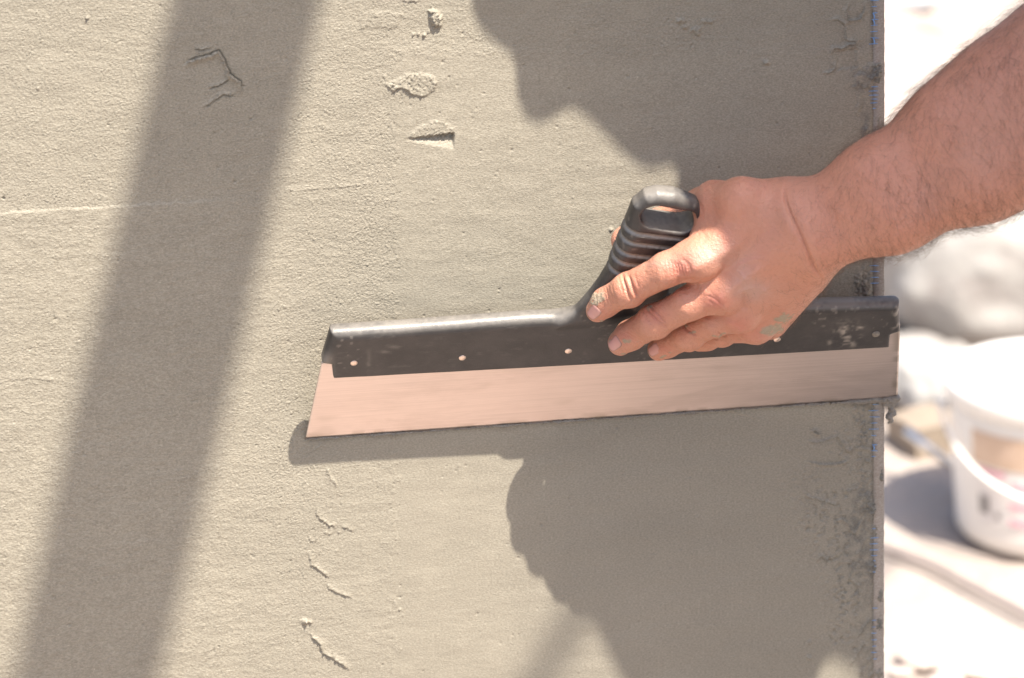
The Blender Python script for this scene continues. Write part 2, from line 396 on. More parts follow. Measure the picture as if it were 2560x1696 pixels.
# ragged smears beside the corner
tex = nz_f(0.0036, 0.016, 1.0, 31); tex2 = nz_f(0.008, 0.03, 0.8, 32)
def smear(mask, thr, amp, sign=1):
    Hh[:] += MM * sign * amp * smooth(thr - 0.05, thr + 0.05, tex + 0.8 * tex2) * mask
smear(blob(2075, 1265, 90, 130), 1.15, -0.9); smear(blob(2120, 1150, 60, 110), 1.0, 0.8); smear(blob(2125, 1480, 50, 130), 1.1, -1.1)
lip([z3(1960, 0), z3(1925, 95), z3(1955, 160), z3(2030, 150), z3(2070, 90), z3(2070, 0)], 1.8, 5, rev=True, seed=33)
lip([z3(1790, 165), z3(1860, 150), z3(1915, 190), z3(1925, 260), z3(1930, 320), z3(2030, 330)], 1.7, 6, seed=34)
lip([z3(1805, 435), z3(1830, 380), z3(1900, 385), z3(1950, 350), z3(2040, 350)], 2.0, 5, seed=35)
lip([z3(1745, 580), z3(1800, 570), z3(1840, 545), z3(1850, 480)], 1.6, 5, seed=36); lip([z3(1800, 435), z3(1815, 530)], 0.7, 5, seed=37)
plate([z3(1850, 400), z3(2010, 380), z3(2010, 540), z3(1855, 545)], -1.1, 2, 0, 1.0, 38)
plate([z3(2000, 590), z3(2130, 500), z3(2200, 470), z3(2215, 520), z3(2180, 620), z3(2120, 680), z3(1985, 690)], 0.9, 3, 0.15, 2, 39)
plate([z3(2030, 690), z3(2110, 680), z3(2060, 790), z3(2020, 900), z3(1998, 890)], 0.5, 2, 0.05, 1.5, 40)
z4 = lambda X, Y: (2000 + X / 2.427, 1050 + Y / 2.427)
for k, q in enumerate(([(30, 130), (110, 140), (190, 120), (225, 95), (260, 150), (290, 200), (320, 170), (340, 120)], [(40, 250), (130, 270), (240, 265), (300, 235)], [(20, 450), (70, 475), (130, 490), (220, 520), (260, 540)],
                       [(270, 440), (330, 420), (370, 405)], [(200, 650), (215, 610), (270, 600), (330, 690), (355, 640), (395, 570)], [(250, 860), (300, 870), (320, 910), (300, 960), (350, 1020), (390, 980)],
                       [(330, 830), (370, 790), (410, 700)], [(300, 1080), (350, 1050), (340, 1120), (320, 1130)], [(350, 1330), (390, 1260), (430, 1210)], [(300, 1500), (350, 1420), (400, 1340)], [(60, 60), (120, 90), (90, 60), (70, 90)], [(100, 870), (130, 820), (160, 860), (180, 830), (200, 880)])):
    lip([z4(*p) for p in q], 1.5, 5, rev=(k % 3 == 1), seed=50 + k)
for x, y, a in ((120, 420, -0.9), (210, 450, -1.2), (280, 460, -1.1), (230, 515, -1), (130, 600, -1), (50, 660, -1), (205, 1075, -0.9), (255, 1110, -0.9), (320, 1160, -1.1), (210, 1285, -1.4), (190, 1330, -0.9), (215, 1350, -1.1), (250, 1333, -0.9), (335, 1390, -1.2), (170, 735, -0.8), (95, 733, -0.8), (35, 340, -0.9), (55, 1440, 1.5), (58, 1350, 1.0)):
    mound(*z4(x, y), 5, 5, a, 0.6, 1.6, 0.3)
lip([(1800, 1022), (1870, 1040), (1925, 1060)], 0.4, 7, seed=70)
# groove and strip along the corner
ex = 2209.0; dE = ex - PX
Hh -= MM * 0.5 * np.exp(-((dE - 52 - 3 * warp) / 7) ** 2) * (0.6 + 0.4 * np.clip(warp, -1, 1))
Hh -= MM * 0.9 * smooth(34, 26, dE)                                     # sunk under the corner strip
for k, (y, sx, sy, a, dx) in enumerate(((185, 14, 22, 2.2, 16), (1190, 8, 16, 2.4, 6), (1490, 8, 22, 2.3, 8), (1560, 9, 20, 2.3, 10), (1275, 12, 24, 1.9, 30), (1420, 13, 18, 2.0, 30), (1255, 14, 20, 1.5, 45), (725, 16, 30, 1.8, 45), (700, 9, 18, 1.6, 62), (1005, 20, 10, 2.2, 30), (1685, 14, 14, 2.2, 14), (1325, 9, 20, 1.7, 20), (330, 5, 16, 1.8, 46), (300, 4, 12, 1.6, 12))):
    mound(ex - dx, y, sx, sy, a, 0.2, 1.4, 0.5)
smear(np.exp(-((dE - 48) / 26) ** 2) * smooth(600, 900, PY), 0.75, 1.2); smear(np.exp(-((dE - 56) / 20) ** 2) * smooth(1050, 1200, PY), 0.75, 0.7, -1)
# freshly smeared plaster is still damp and dark
wet = 0.22 * smooth(0.1, 0.9, tex2 + 0.6 * warp) * np.exp(-((dE - 42) / 30) ** 2) * smooth(20, 28, dE)
for x, y, sx, sy, a in ((ex - 16, 185, 20, 30, 1), (ex - 45, 200, 45, 30, .9), (ex - 48, 300, 14, 60, .7), (ex - 45, 725, 26, 40, .9), (ex - 8, 1190, 12, 22, 1), (ex - 40, 1260, 34, 40, .9), (ex - 34, 1420, 26, 40, .9), (ex - 10, 1490, 12, 30, 1), (ex - 12, 1560, 14, 26, 1), (ex - 60, 1340, 40, 90, .6), (ex - 40, 1010, 40, 16, .8)):
    wet = np.maximum(wet, a * np.exp(-(((PX - x) / sx) ** 2 + ((PY - y) / sy) ** 2) ** 1.5) * np.clip(0.8 + 0.5 * tex2, 0, 1.2))
wet = np.clip(wet + 0.05 * smooth(0.9, 1.2, tex + 0.8 * tex2) * np.maximum(blob(2075, 1265, 90, 130), blob(2125, 1480, 50, 130)) + 0.30 * smooth(900, 1010, PY - 0.07 * (PX - 763)) * smooth(1150, 1500, PX), 0, 1)
# pinholes
for k in range(420):
    x, y = rng.uniform(0, 2150), rng.uniform(0, 1696)
    if y < 700 and x < 950 and rng.random() < 0.6: continue
    s = rng.uniform(1.6, 2.8); mound(x, y, s, s * rng.uniform(0.8, 1.5), -rng.uniform(0.35, 0.9), rng.uniform(0, 3), 1.5, 0)
for k in range(220):
    s = rng.uniform(1.6, 2.6); mound(rng.uniform(0, 2150), rng.uniform(0, 1696), s, s, rng.uniform(0.25, 0.6), 0, 1.3, 0)

# one sheet: worked area in the middle, plain margins stretched out round it, then the return of the corner
def grow(n, total, first):
    q = np.linspace(0, 1, n + 1)[1:]; return total * q ** 2.6 + first * q
xo = XL - grow(26, 2.6, 0.004)[::-1]; zo_b = ZB - grow(22, ZB - 0.001, 0.002)[::-1]; zo_t = zf[-1] + grow(22, 3.35 - zf[-1], 0.002)
zb0 = np.clip(zo_b, -0.02, None)
Zall = np.concatenate([zb0, zf, zo_t]); nb = len(zb0)
Hall = np.zeros((len(Zall), len(xo) + nx)); Hall[nb:nb + nz, len(xo):] = Hh
fade = lambda k, n: np.exp(-np.arange(n) / 3.0)[:, None]
Hall[:nb, len(xo):] = Hh[0] * fade(0, nb)[::-1]; Hall[nb + nz:, len(xo):] = Hh[-1] * fade(0, len(zo_t))
Hall[:, :len(xo)] = Hall[:, len(xo)][:, None] * np.exp(-np.arange(len(xo)) / 3.0)[::-1][None]
Xall = np.empty_like(Hall); exa = edge_x(Zall)
edge_rag = np.interp(Zall, zf, 0.35 * MM * (warp2[:, -3] + 0.5 * g2[:, -3]))
Xall[:, :len(xo)] = xo[None]; Xall[:, len(xo):] = XL + xf[None] * (exa[:, None] - XL)
V = np.stack([Xall, -Hall, np.repeat(Zall[:, None], Hall.shape[1], 1)], -1)
ret = [np.stack([exa + 0.0 + edge_rag, np.full(len(Zall), 0.0015), Zall], 1), np.stack([exa + 0.0004, np.full(len(Zall), 0.006), Zall], 1), np.stack([exa + 0.0004, np.full(len(Zall), 0.10), Zall], 1), np.stack([exa + 0.0004, np.full(len(Zall), 0.32), Zall], 1)]
left = np.stack([np.full(len(Zall), xo[0]), np.full(len(Zall), 0.32), Zall], 1)
V = np.concatenate([left[:, None], V] + [q[:, None] for q in ret], 1)
nr, nc = V.shape[:2]; ii = np.arange(nr * nc).reshape(nr, nc)
wf = np.stack([ii[:-1, :-1], ii[:-1, 1:], ii[1:, 1:], ii[1:, :-1]], -1).reshape(-1, 4)
back = np.stack([ii[:-1, -1], ii[:-1, 0], ii[1:, 0], ii[1:, -1]], -1)
wf = np.concatenate([wf, back])

def plaster_mat(name, base, dark, lt):
    m = Mat(name, 0.72, spec=0.35)
    a = m.noise(6, 6, 0.62, (1, 1, 2.6), 0.5); b = m.noise(42, 4, 0.6); c = m.noise(900, 2, 0.5)
    col = m.mix(m.gray(a, 0.3, 0.72), base, dark); col = m.mix(m.math('MULTIPLY', m.gray(b, 0.5, 0.8), 0.35), col, lt)
    col = m.mix(m.gray(c, 0.66, 0.72), col, lt)
    fg = m.noise(1, 3, 0.6, (620, 620, 1150)); fg2 = m.noise(1, 2, 0.5, (260, 260, 420))
    col = m.mix(m.attr('damp'), col, (0.185, 0.172, 0.148))
    col = m.mix(m.gray(fg, 0.35, 0.70), m.mix(0.26, col, dark, 'MULTIPLY'), m.mix(0.18, col, lt, 'SCREEN'))
    m.color(col); m.rough(m.math('ADD', m.math('MULTIPLY', b, 0.3), 0.42)); co_ = m.math('ADD', m.math('MULTIPLY', m.attr('coarse'), 0.85), 0.15); m.bump(m.math('MULTIPLY', fg2, co_), 0.00048); m.bump(m.math('MULTIPLY', fg, m.math('ADD', m.math('MULTIPLY', co_, 0.6), 0.4)), 0.00050); return m.m
M_plaster = plaster_mat('grey_plaster', (0.333, 0.298, 0.238), (0.284, 0.254, 0.202), (0.40, 0.355, 0.28))
M_wet = plaster_mat('fresh_plaster', (0.245, 0.225, 0.195), (0.215, 0.195, 0.17), (0.29, 0.265, 0.23))
M_strip = plaster_mat('corner_strip', (0.38, 0.335, 0.29), (0.33, 0.285, 0.245), (0.45, 0.40, 0.35))
wall = mesh_obj('plaster_wall', V.reshape(-1, 3), wf, M_plaster)
wa = np.zeros(V.shape[:2]); wa[nb:nb + nz, 1 + len(xo):1 + len(xo) + nx] = wet; at_ = wall.data.attributes.new('damp', 'FLOAT', 'POINT'); at_.data.foreach_set('value', wa.ravel().astype(np.float32)); wa[:] = 0.5; wa[nb:nb + nz, 1 + len(xo):1 + len(xo) + nx] = np.clip(R, 0, 1); at_ = wall.data.attributes.new('coarse', 'FLOAT', 'POINT'); at_.data.foreach_set('value', wa.ravel().astype(np.float32))
tag(wall, 'grey plastered wall, trowel marks and drag cracks in its fresh coat, ending at a sharp corner', 'wall')

# the corner strip: an angle lapped round the edge
zs = np.concatenate([np.linspace(0, 0.8, 12), np.arange(0.82, 1.46, 0.003), np.linspace(1.48, 3.3, 14)]); e = edge_x(zs)
j = np.random.default_rng(3).normal(0, 0.00012, len(zs)) * ((zs > 0.8) & (zs < 1.47))
sec = [(-0.0068, 0.0008), (-0.0064, -0.00035), (-0.0030, -0.00045), (0.0004, -0.00045), (0.0009, 0.0), (0.0009, 0.012), (0.0007, 0.02)]
SV = np.stack([np.stack([e + a + (j if 0 < k < 5 else 0), np.full(len(zs), b) - (np.abs(j) * 0.5 if k in (1, 2) else 0), zs], 1) for k, (a, b) in enumerate(sec)], 1)
ii = np.arange(SV.shape[0] * SV.shape[1]).reshape(SV.shape[:2])
sf = np.stack([ii[:-1, :-1], ii[:-1, 1:], ii[1:, 1:], ii[1:, :-1]], -1).reshape(-1, 4)
mesh_obj('corner_strip', SV.reshape(-1, 3), sf, M_strip, wall)
# blue threads of the mesh showing through beside it
mb = Mat('blue_thread', 0.5); mb.color(mb.mix(mb.noise(300), (0.16, 0.30, 0.58), (0.24, 0.40, 0.66)))
th = []
g = np.random.default_rng(5)
runs = [(2, 112, 15.5, 0.9), (218, 262, 10, 0.9), (272, 275, 9, .5), (664, 716, 15, 1.0), (1012, 1100, 15.4, 1.0), (1112, 1150, 15, 0.7), (1322, 1328, 9, .4), (1345, 1398, 15, 0.9), (1402, 1440, 14, .4), (1520, 1526, 14, .8), (1552, 1660, 16, 0.6)]
for y0, y1, st, ln in runs:
    for y in np.arange(y0, y1, st):
        q = g.uniform(-1, 1, 4); w = 11 * ln * (1 + 0.3 * q[0]); c0 = 2186 + 2 * q[1]
        a, b, c_ = P(c0 - w, y + q[2], 0.0007), P(c0, y + 0.5 * q[3], 0.0012), P(c0 + w * 0.9, y + q[3], 0.0007)
        th.append(tube([a, b, c_], [0.00018, 0.00034, 0.00018], 6))
    if y1 - y0 > 30 and ln > 0.6:
        for y in np.arange(y0, y1 - st, st):
            if g.random() < 0.35: th.append(tube([P(2184 + g.uniform(-2, 2), y, 0.0008), P(2186, y + st * 0.5, 0.0013), P(2185 + g.uniform(-2, 2), y + st, 0.0008)], [0.00035, 0.00055, 0.00035], 6))
v, f = merge(th)
tag(mesh_obj('mesh_thread', v, f, mb.m, wall), kind='stuff')
# unseen pole, placed and sized to throw the slanting band of shade
p0 = P(616, 0) + 2.15 * SUN; p1 = P(215, 1696) + 2.72 * SUN
dirb = (p1 - p0); a0 = p0 + dirb * ((0.05 - p0[1]) / dirb[1]); a1 = p1 + dirb * 0.35
mt = Mat('old_timber', 0.8); mt.color(mt.mix(mt.noise(14, 4, 0.6, (1, 0.1, 1)), (0.20, 0.14, 0.09), (0.36, 0.27, 0.19)))
k = np.linspace(0, 1, 24)[:, None]
v, f = tube(a0 * (1 - k) + a1 * k, 0.050 + 0.0015 * np.sin(k[:, 0] * 23), 20)
tag(mesh_obj('shade_pole', v, f, mt.m), 'unseen round pole placed high above the trowel to throw the slanting band of shade', 'pole')
q0 = P(1480, 1478) + 3.30 * SUN; q1 = P(1325, 1735) + 3.376 * SUN; dq = q1 - q0; b0 = q0 - dq * ((q0[1] + 0.0 - 0.04) / dq[1])
v, f = tube(b0 * (1 - k) + (q1 + dq * 0.4) * k, 0.009, 12)
tag(mesh_obj('shade_lath', v, f, mt.m), 'unseen thin lath added to throw a faint slanting band of shade', 'lath')  # added out of view, only to throw a faint streak of shade

# ------------------------------------------------------------------ behind the wall: bucket, sacks, stones
def lumpy(name, c, r, mat, label=None, cat=None, seed=0, bumps=0.12, scale=0.14, n=40, power=0.8, parent=None, rot=0.0, wr=0.0):
    """a slumped closed bag or stone standing on the ground: c = centre of its base"""
    th_ = np.linspace(0, np.pi, n); ph = np.linspace(0, 2 * np.pi, 2 * n, endpoint=False)
    T, Q = np.meshgrid(th_, ph, indexing='ij')
    sp = lambda x: np.sign(x) * np.abs(x) ** power
    d = np.stack([sp(np.sin(T)) * sp(np.cos(Q)), sp(np.sin(T)) * sp(np.sin(Q)), sp(np.cos(T))], -1).reshape(-1, 3) * np.array(r)
    q = d + 5 * seed
    s = 1 + bumps * (noise3(q, scale, seed) + 0.5 * noise3(q, scale * 0.45, seed + 1))[:, None] * 0.5
    if wr: s += wr * (np.abs(noise3(q, scale * 0.3, seed + 2))[:, None] - 0.5)
    d = d * s; d[:, 2] = np.maximum(d[:, 2], -r[2] * 0.9) + r[2] * 0.9
    d[:, :2] = d[:, :2] @ np.array([[cos(rot), sin(rot)], [-sin(rot), cos(rot)]])
    m = 2 * n; f = np.array([[i * m + jj, (i + 1) * m + jj, (i + 1) * m + (jj + 1) % m, i * m + (jj + 1) % m] for i in range(n - 1) for jj in range(m)])
    o = mesh_obj(name, d + np.array(c), f, mat, parent)
    return tag(o, label, cat) if label else o

# white pail
mp = Mat('white_plastic', 0.4); mp.color(mp.mix(mp.noise(18, 4), (0.90, 0.87, 0.82), (0.84, 0.80, 0.75)))
mo = Mat('orange_print', 0.5); mo.color(mo.mix(mo.noise(30), (0.52, 0.36, 0.24), (0.70, 0.53, 0.42)))
mpk = Mat('pink_print', 0.5); mpk.color((0.85, 0.42, 0.50)); mbk = Mat('dark_print', 0.5); mbk.color((0.28, 0.26, 0.25))
mlt = Mat('label_paper', 0.5); mlt.color((0.80, 0.76, 0.73))
mst = Mat('bright_steel', 0.22, 1.0); mst.color((0.75, 0.74, 0.72))
bl = G(2392, 1318); fwd = np.array([cd[0], cd[1], 0]); fwd /= np.linalg.norm(fwd); rt = np.array([fwd[1], -fwd[0], 0])
rb, rtop, hb = 0.132, 0.151, 0.248
bc = bl + rt * rb; bc[2] = 0.0
bk = thing('bucket', bc, 'white plastic pail with printed label and hanging handle, on the ground beyond the wall', 'bucket')
zz = np.array([0.0, 0, bc[2]])
prof = [(rb - 0.008, 0.0), (rb, 0.006)] + [(rb + (rtop - rb) * t, 0.006 + (hb - 0.03) * t) for t in np.linspace(0.1, 1, 9)]
v, f = lathe(prof, 72); mesh_obj('pail_wall', v + bc, f, mp.m, bk)
v, f = lathe([(rtop, hb - 0.030), (rtop + 0.006, hb - 0.028), (rtop + 0.008, hb - 0.004), (rtop + 0.005, hb), (rtop - 0.010, hb + 0.002), (rtop - 0.016, hb - 0.006), (0.02, hb - 0.005)], 72); mesh_obj('lid', v + bc, f, mp.m, bk)
def on_pail(a0_, a1_, z0, z1, n=20, lift=0.0012):
    """a printed patch: angles seen from the camera side, 0 = towards the camera, + to the right"""
    a = np.linspace(a0_, a1_, n); z = np.linspace(z0, z1, 5); vs = []
    for zq in z:
        r = rb + (rtop - rb) * (zq / (hb - 0.03)) + lift
        vs.append(bc + r * (np.sin(a)[:, None] * rt - np.cos(a)[:, None] * fwd) + np.array([0, 0, zq]))
    f_ = [[i * n + q, i * n + q + 1, (i + 1) * n + q + 1, (i + 1) * n + q] for i in range(4) for q in range(n - 1)]
    return np.concatenate(vs), f_
v, f = on_pail(-1.02, 0.9, 0.142, 0.196); mesh_obj('label_picture', v, f, mo.m, bk, attrs=None)
v, f = on_pail(-0.94, 0.9, 0.045, 0.136); mesh_obj('label', v, f, mlt.m, bk)
for a, b, z in ((-0.93, -0.60, 0.132), (-0.55, -0.1, 0.118), (-0.55, -0.15, 0.086), (-0.55, -0.15, 0.058), (0.0, 0.5, 0.118), (0.0, 0.4, 0.086)):
    v, f = on_pail(a, b, z - 0.0045, z + 0.0045, lift=0.0022); mesh_obj('printed_line', v, f, mpk.m, bk)
for a, b, z0, z1 in ((-0.93, -0.80, 0.062, 0.092), (-0.72, -0.66, 0.058, 0.068)):
    v, f = on_pail(a, b, z0, z1, lift=0.0022); mesh_obj('printed_block', v, f, mbk.m, bk)
an = np.linspace(-np.pi / 2, np.pi / 2, 36)
hz = hb - 0.045 - 0.100 * np.cos(an) ** 1.0
bail = bc + (rtop + 0.012) * (np.sin(an)[:, None] * rt - np.cos(an)[:, None] * fwd) + hz[:, None] * np.array([0, 0, 1.0])
v, f = tube(bail, 0.0032, 10); mesh_obj('bail', v, f, mp.m, bk)
for s in (-1, 1):
    v, f = tube([bc + s * rt * (rtop - 0.004) + np.array([0, 0, hb - 0.045]), bc + s * rt * (rtop + 0.017) + np.array([0, 0, hb - 0.045])], 0.008, 12); mesh_obj('bail_lug', v, f, mp.m, bk)

ms = Mat('woven_sack', 0.6); s1 = ms.noise(5, 4, 0.6, dist=0.6)
sc_ = ms.mix(ms.gray(s1, 0.52, 0.66), (0.37, 0.35, 0.33), (0.27, 0.245, 0.23)); sc_ = ms.mix(ms.gray(ms.noise(8, 3, dist=0.4), 0.62, 0.72), sc_, (0.25, 0.265, 0.31)); ms.color(sc_); ms.bump(ms.noise(22, 4), 0.006)
mgs = Mat('grey_stone', 0.9); mgs.color(mgs.mix(mgs.noise(16, 5, 0.6), (0.20, 0.175, 0.155), (0.34, 0.30, 0.27))); mgs.bump(mgs.noise(40, 4), 0.004)
mbs = Mat('brown_brick', 0.9); mbs.color(mbs.mix(mbs.noise(24, 5, 0.6), (0.24, 0.19, 0.145), (0.34, 0.275, 0.215))); mbs.bump(mbs.noise(60, 3), 0.003)
mdk = Mat('dark_sheet', 0.6); mdk.color(mdk.mix(mdk.noise(9), (0.075, 0.085, 0.08), (0.13, 0.14, 0.13)))
mpb = Mat('pale_blue_film', 0.45); mpb.color(mpb.mix(mpb.noise(8), (0.60, 0.64, 0.70), (0.72, 0.73, 0.75)))
mpi = Mat('pink_rubble', 0.9); mpi.color(mpi.mix(mpi.noise(12), (0.46, 0.36, 0.31), (0.54, 0.46, 0.41)))

sb = G(2440, 945)
lumpy('cement_sack', G(2500, 930) + rt * 0.055 + fwd * 0.17 + np.array([0, 0, 0.0]), (0.285, 0.20, 0.175), ms.m, 'plump white woven sack lying on grey stones behind the pail', 'sack', 1, 0.10, 0.20, 48, 0.85, rot=-0.15, wr=0.05)
def slab(name, c, size, rot, mat, label, cat, seed, rag=0.006):
    """a rough-edged stone slab resting on the ground"""
    n = 7; L, Wd, Ht = size; g_ = np.linspace(-1, 1, n); vs = {}; V_ = []; F_ = []
    for axis in range(3):
        for sgn in (-1, 1):
            idx = np.empty((n, n), int)
            for i in range(n):
                for jj in range(n):
                    p_ = [0, 0, 0]; o_ = [q for q in range(3) if q != axis]; p_[axis] = sgn; p_[o_[0]] = g_[i]; p_[o_[1]] = g_[jj]
                    key = tuple(np.round(p_, 4))
                    if key not in vs: vs[key] = len(V_); V_.append(p_)
                    idx[i, jj] = vs[key]
            for i in range(n - 1):
                for jj in range(n - 1):
                    q = [idx[i, jj], idx[i + 1, jj], idx[i + 1, jj + 1], idx[i, jj + 1]]
                    F_.append(q if (sgn > 0) == (axis != 1) else q[::-1])
    V_ = np.array(V_, float) * np.array([L, Wd, Ht]) / 2
    V_ += rag * np.stack([noise3(V_ + 3, 0.05, seed), noise3(V_ + 9, 0.05, seed + 1), noise3(V_ + 5, 0.05, seed + 2)], 1)
    V_[:, :2] = V_[:, :2] @ np.array([[cos(rot), sin(rot)], [-sin(rot), cos(rot)]]); V_[:, 2] += Ht / 2 - 0.006
    return tag(mesh_obj(name, V_ + np.array(c), F_, mat, sm=False), label, cat)
slab('stone_block', G(2330, 935) + rt * 0.02 + fwd * 0.10, (0.20, 0.20, 0.05), 0.2, mgs.m, 'low grey stone block lying half under the white sack', 'stone', 3)
lumpy('paper_bag', G(2318, 1092) + fwd * 0.17 + rt * 0.035, (0.105, 0.17, 0.042), ms.m, 'flat empty white paper bag on the ground between the trowel and the pail', 'bag', 4, 0.16, 0.10, 30, 0.75, rot=0.3, wr=0.10)
slab('brick', G(2310, 1140) + rt * 0.035 + fwd * 0.06, (0.145, 0.10, 0.055), 0.25, mbs.m, 'brown brick lying beside the foot of the pail', 'brick', 5, 0.004)
ra, rbp = G(2262, 1075, 0.085), G(2400, 1180, 0.03)
v, f = tube([ra, ra * 0.5 + rbp * 0.5, rbp, rbp + (rbp - ra) * 0.25], [0.0075, 0.0075, 0.0075, 0.0075], 14)
tag(mesh_obj('steel_rod', v, f, mst.m), 'shiny steel rod leaning across the brown brick', 'rod')
lumpy('tarpaulin', G(2640, 610) + fwd * 0.18 + rt * 0.12, (0.26, 0.20, 0.060), mdk.m, 'dark grey tarpaulin heap behind the white sack', 'tarpaulin', 6, 0.15, 0.2, 36, 0.8)
lumpy('plastic_bag', G(2265, 40) + fwd * 0.1, (0.09, 0.10, 0.035), mpb.m, 'pale blue plastic bag on the ground beside the top of the wall', 'plastic bag', 7, 0.25, 0.12, 28, 0.8)
g = np.random.default_rng(9)
for k_, (x, y, r) in enumerate(((2310, 1648, 0.035), (2400, 1656, 0.045), (2362, 1694, 0.025), (2480, 1672, 0.038), (2250, 1672, 0.018))):
    lb = ('largest pinkish lump of rubble at the bottom corner', 'second lump of pink rubble, right of the tan one')[0]
    lumpy('rubble', G(x, y) - np.array([0, 0, 0.008]), (r, r * 0.8, r * 0.22), mpi.m, ['pinkish lump of rubble with pale tan dust, second from the wall', 'broadest pinkish rubble lump on the ground, middle of its row', 'small pinkish rubble lump in front of the broadest one', 'pinkish rubble lump farthest from the wall', 'smallest rubble lump, nearest the wall corner'][k_], 'rubble', 20 + k_, 0.3, 0.04, 18, 0.8)['group'] = 'lumps of rubble on the ground'
# a cable and a few ruts in the dust
mcb = Mat('grey_cable', 0.6); mcb.color((0.24, 0.20, 0.19))
pts = spline([G(2100, 1335), G(2215, 1378), G(2330, 1420), G(2440, 1478), G(2560, 1540), G(2750, 1640)], 40) + np.array([0, 0, 0.004])
v, f = tube(pts, 0.0058, 10); tag(mesh_obj('cable', v, f, mcb.m), 'dusty grey cable running across the pale ground past the pail', 'cable')
for k_, (q, w) in enumerate((([(2100, 40), (2260, 55), (2400, 88), (2700, 150)], 0.045), ([(2100, 150), (2250, 165), (2400, 150), (2640, 190)], 0.035), ([(2100, 262), (2220, 272), (2330, 300), (2500, 300)], 0.04))):
    c_ = spline([G(*p) for p in q], 50); pr = [(-1, -0.2), (-0.6, 0.35), (0, 0.55), (0.5, 0.3), (1, -0.2)]
    wv = w * (1 + 0.35 * noise3(c_, 0.12, k_)); V_ = np.stack([c_ + fwd * (a * wv)[:, None] + np.array([0, 0, 1.0]) * (b * wv)[:, None] for a, b in pr], 1)
    i2 = np.arange(50 * 5).reshape(50, 5); f = np.stack([i2[:-1, :-1], i2[:-1, 1:], i2[1:, 1:], i2[1:, :-1]], -1).reshape(-1, 4)
    tag(mesh_obj('soil_ridge', V_.reshape(-1, 3), f, mpi.m), kind='structure')

# grey tub added out of view so the blade's right end mirrors grey
mtb = Mat('tub_plastic', 0.6); mtb.color(mtb.mix(mtb.noise(14, 4), (0.14, 0.14, 0.142), (0.21, 0.208, 0.205)))
tc0 = np.array([0.62, -0.30, 0.0])
tb_ = thing('reflection_tub', tc0, 'grey plastic tub added out of view for the blade to mirror', 'tub')
v, f = lathe([(0.20, 0.0), (0.215, 0.006), (0.245, 0.26), (0.262, 0.262), (0.262, 0.275), (0.238, 0.275), (0.210, 0.03), (0.02, 0.028)], 48); v[:, 0] *= 1.25
mesh_obj('tub_wall', v + tc0, f, mtb.m, tb_)
v, f = lathe([(0.225, 0.150), (0.20, 0.175), (0.15, 0.205), (0.09, 0.19), (0.02, 0.215)], 48); v[:, 0] *= 1.25; v[:, 2] += 0.012 * noise3(v, 0.06, 3)
mesh_obj('tub_fill', v + tc0, f, M_wet, tb_)

# ------------------------------------------------------------------ the trowel
AL = radians(28)
TA, TB = P(763, 1098, 0.001), P(2243, 995, 0.004)
TE = (TB - TA) / np.linalg.norm(TB - TA)
hn = np.cross(TE, [0, 0, 1.0]); hn /= np.linalg.norm(hn); hn = -hn if hn[1] > 0 else hn
wu = np.cross(hn, TE); wu = -wu if wu[2] < 0 else wu
TU = wu * cos(AL) + hn * sin(AL); TN = np.cross(TU, TE); TN = TN if TN[1] < 0 else -TN
def PT(px, py, n=0.0):                       # point at a height n above the trowel's blade plane
    v = ray(px, py); t = ((TA + TN * n - CAM) @ TN) / (v @ TN); return CAM + t[..., None] * v
def T2(px, py, n=0.0):
    q = PT(np.asarray(px, float), np.asarray(py, float), n) - TA; return np.array([q @ TE, q @ TU])
tl2 = lambda pts, n=0.0: np.array([T2(x, y, n) for x, y in pts])
holder = tl2([(826, 830), (1000, 819), (1330, 794), (1450, 790), (1700, 780), (2000, 764), (2250, 758), (2249, 824), (2224, 832), (2221, 864), (1500, 905), (833, 941), (829, 908), (804, 905)], 0.0)
hz5 = lambda X, Y: (1450 + X / 5.4075, 430 + Y / 5.4075)
grip = tl2([(1400, 815), (1440, 785), (1474, 748), (1499, 716), (1519, 684)] + [hz5(430, 1200), hz5(600, 780), hz5(660, 640), hz5(720, 480), hz5(790, 430), hz5(880, 350), hz5(1060, 305), hz5(1300, 325), hz5(1440, 370), hz5(1600, 440), hz5(1690, 530), hz5(1690, 620)] + [(1748, 562), (1705, 640), (1672, 740), (1690, 785)], 0.004)
slot_a, slot_b = T2(*hz5(1010, 590), 0.006), T2(*hz5(1395, 655), 0.006)
gax0, gax1 = T2(*hz5(300, 1500)), T2(*hz5(690, 590)); gdir = (gax1 - gax0) / np.linalg.norm(gax1 - gax0)
gperp = np.array([gdir[1], -gdir[0]])
grooves = [T2(*hz5(*q), 0.0) @ gdir for q in ((648, 720), (590, 850), (520, 1000), (462, 1120), (408, 1262))]
gc = T2(*hz5(1150, 560)) @ gperp
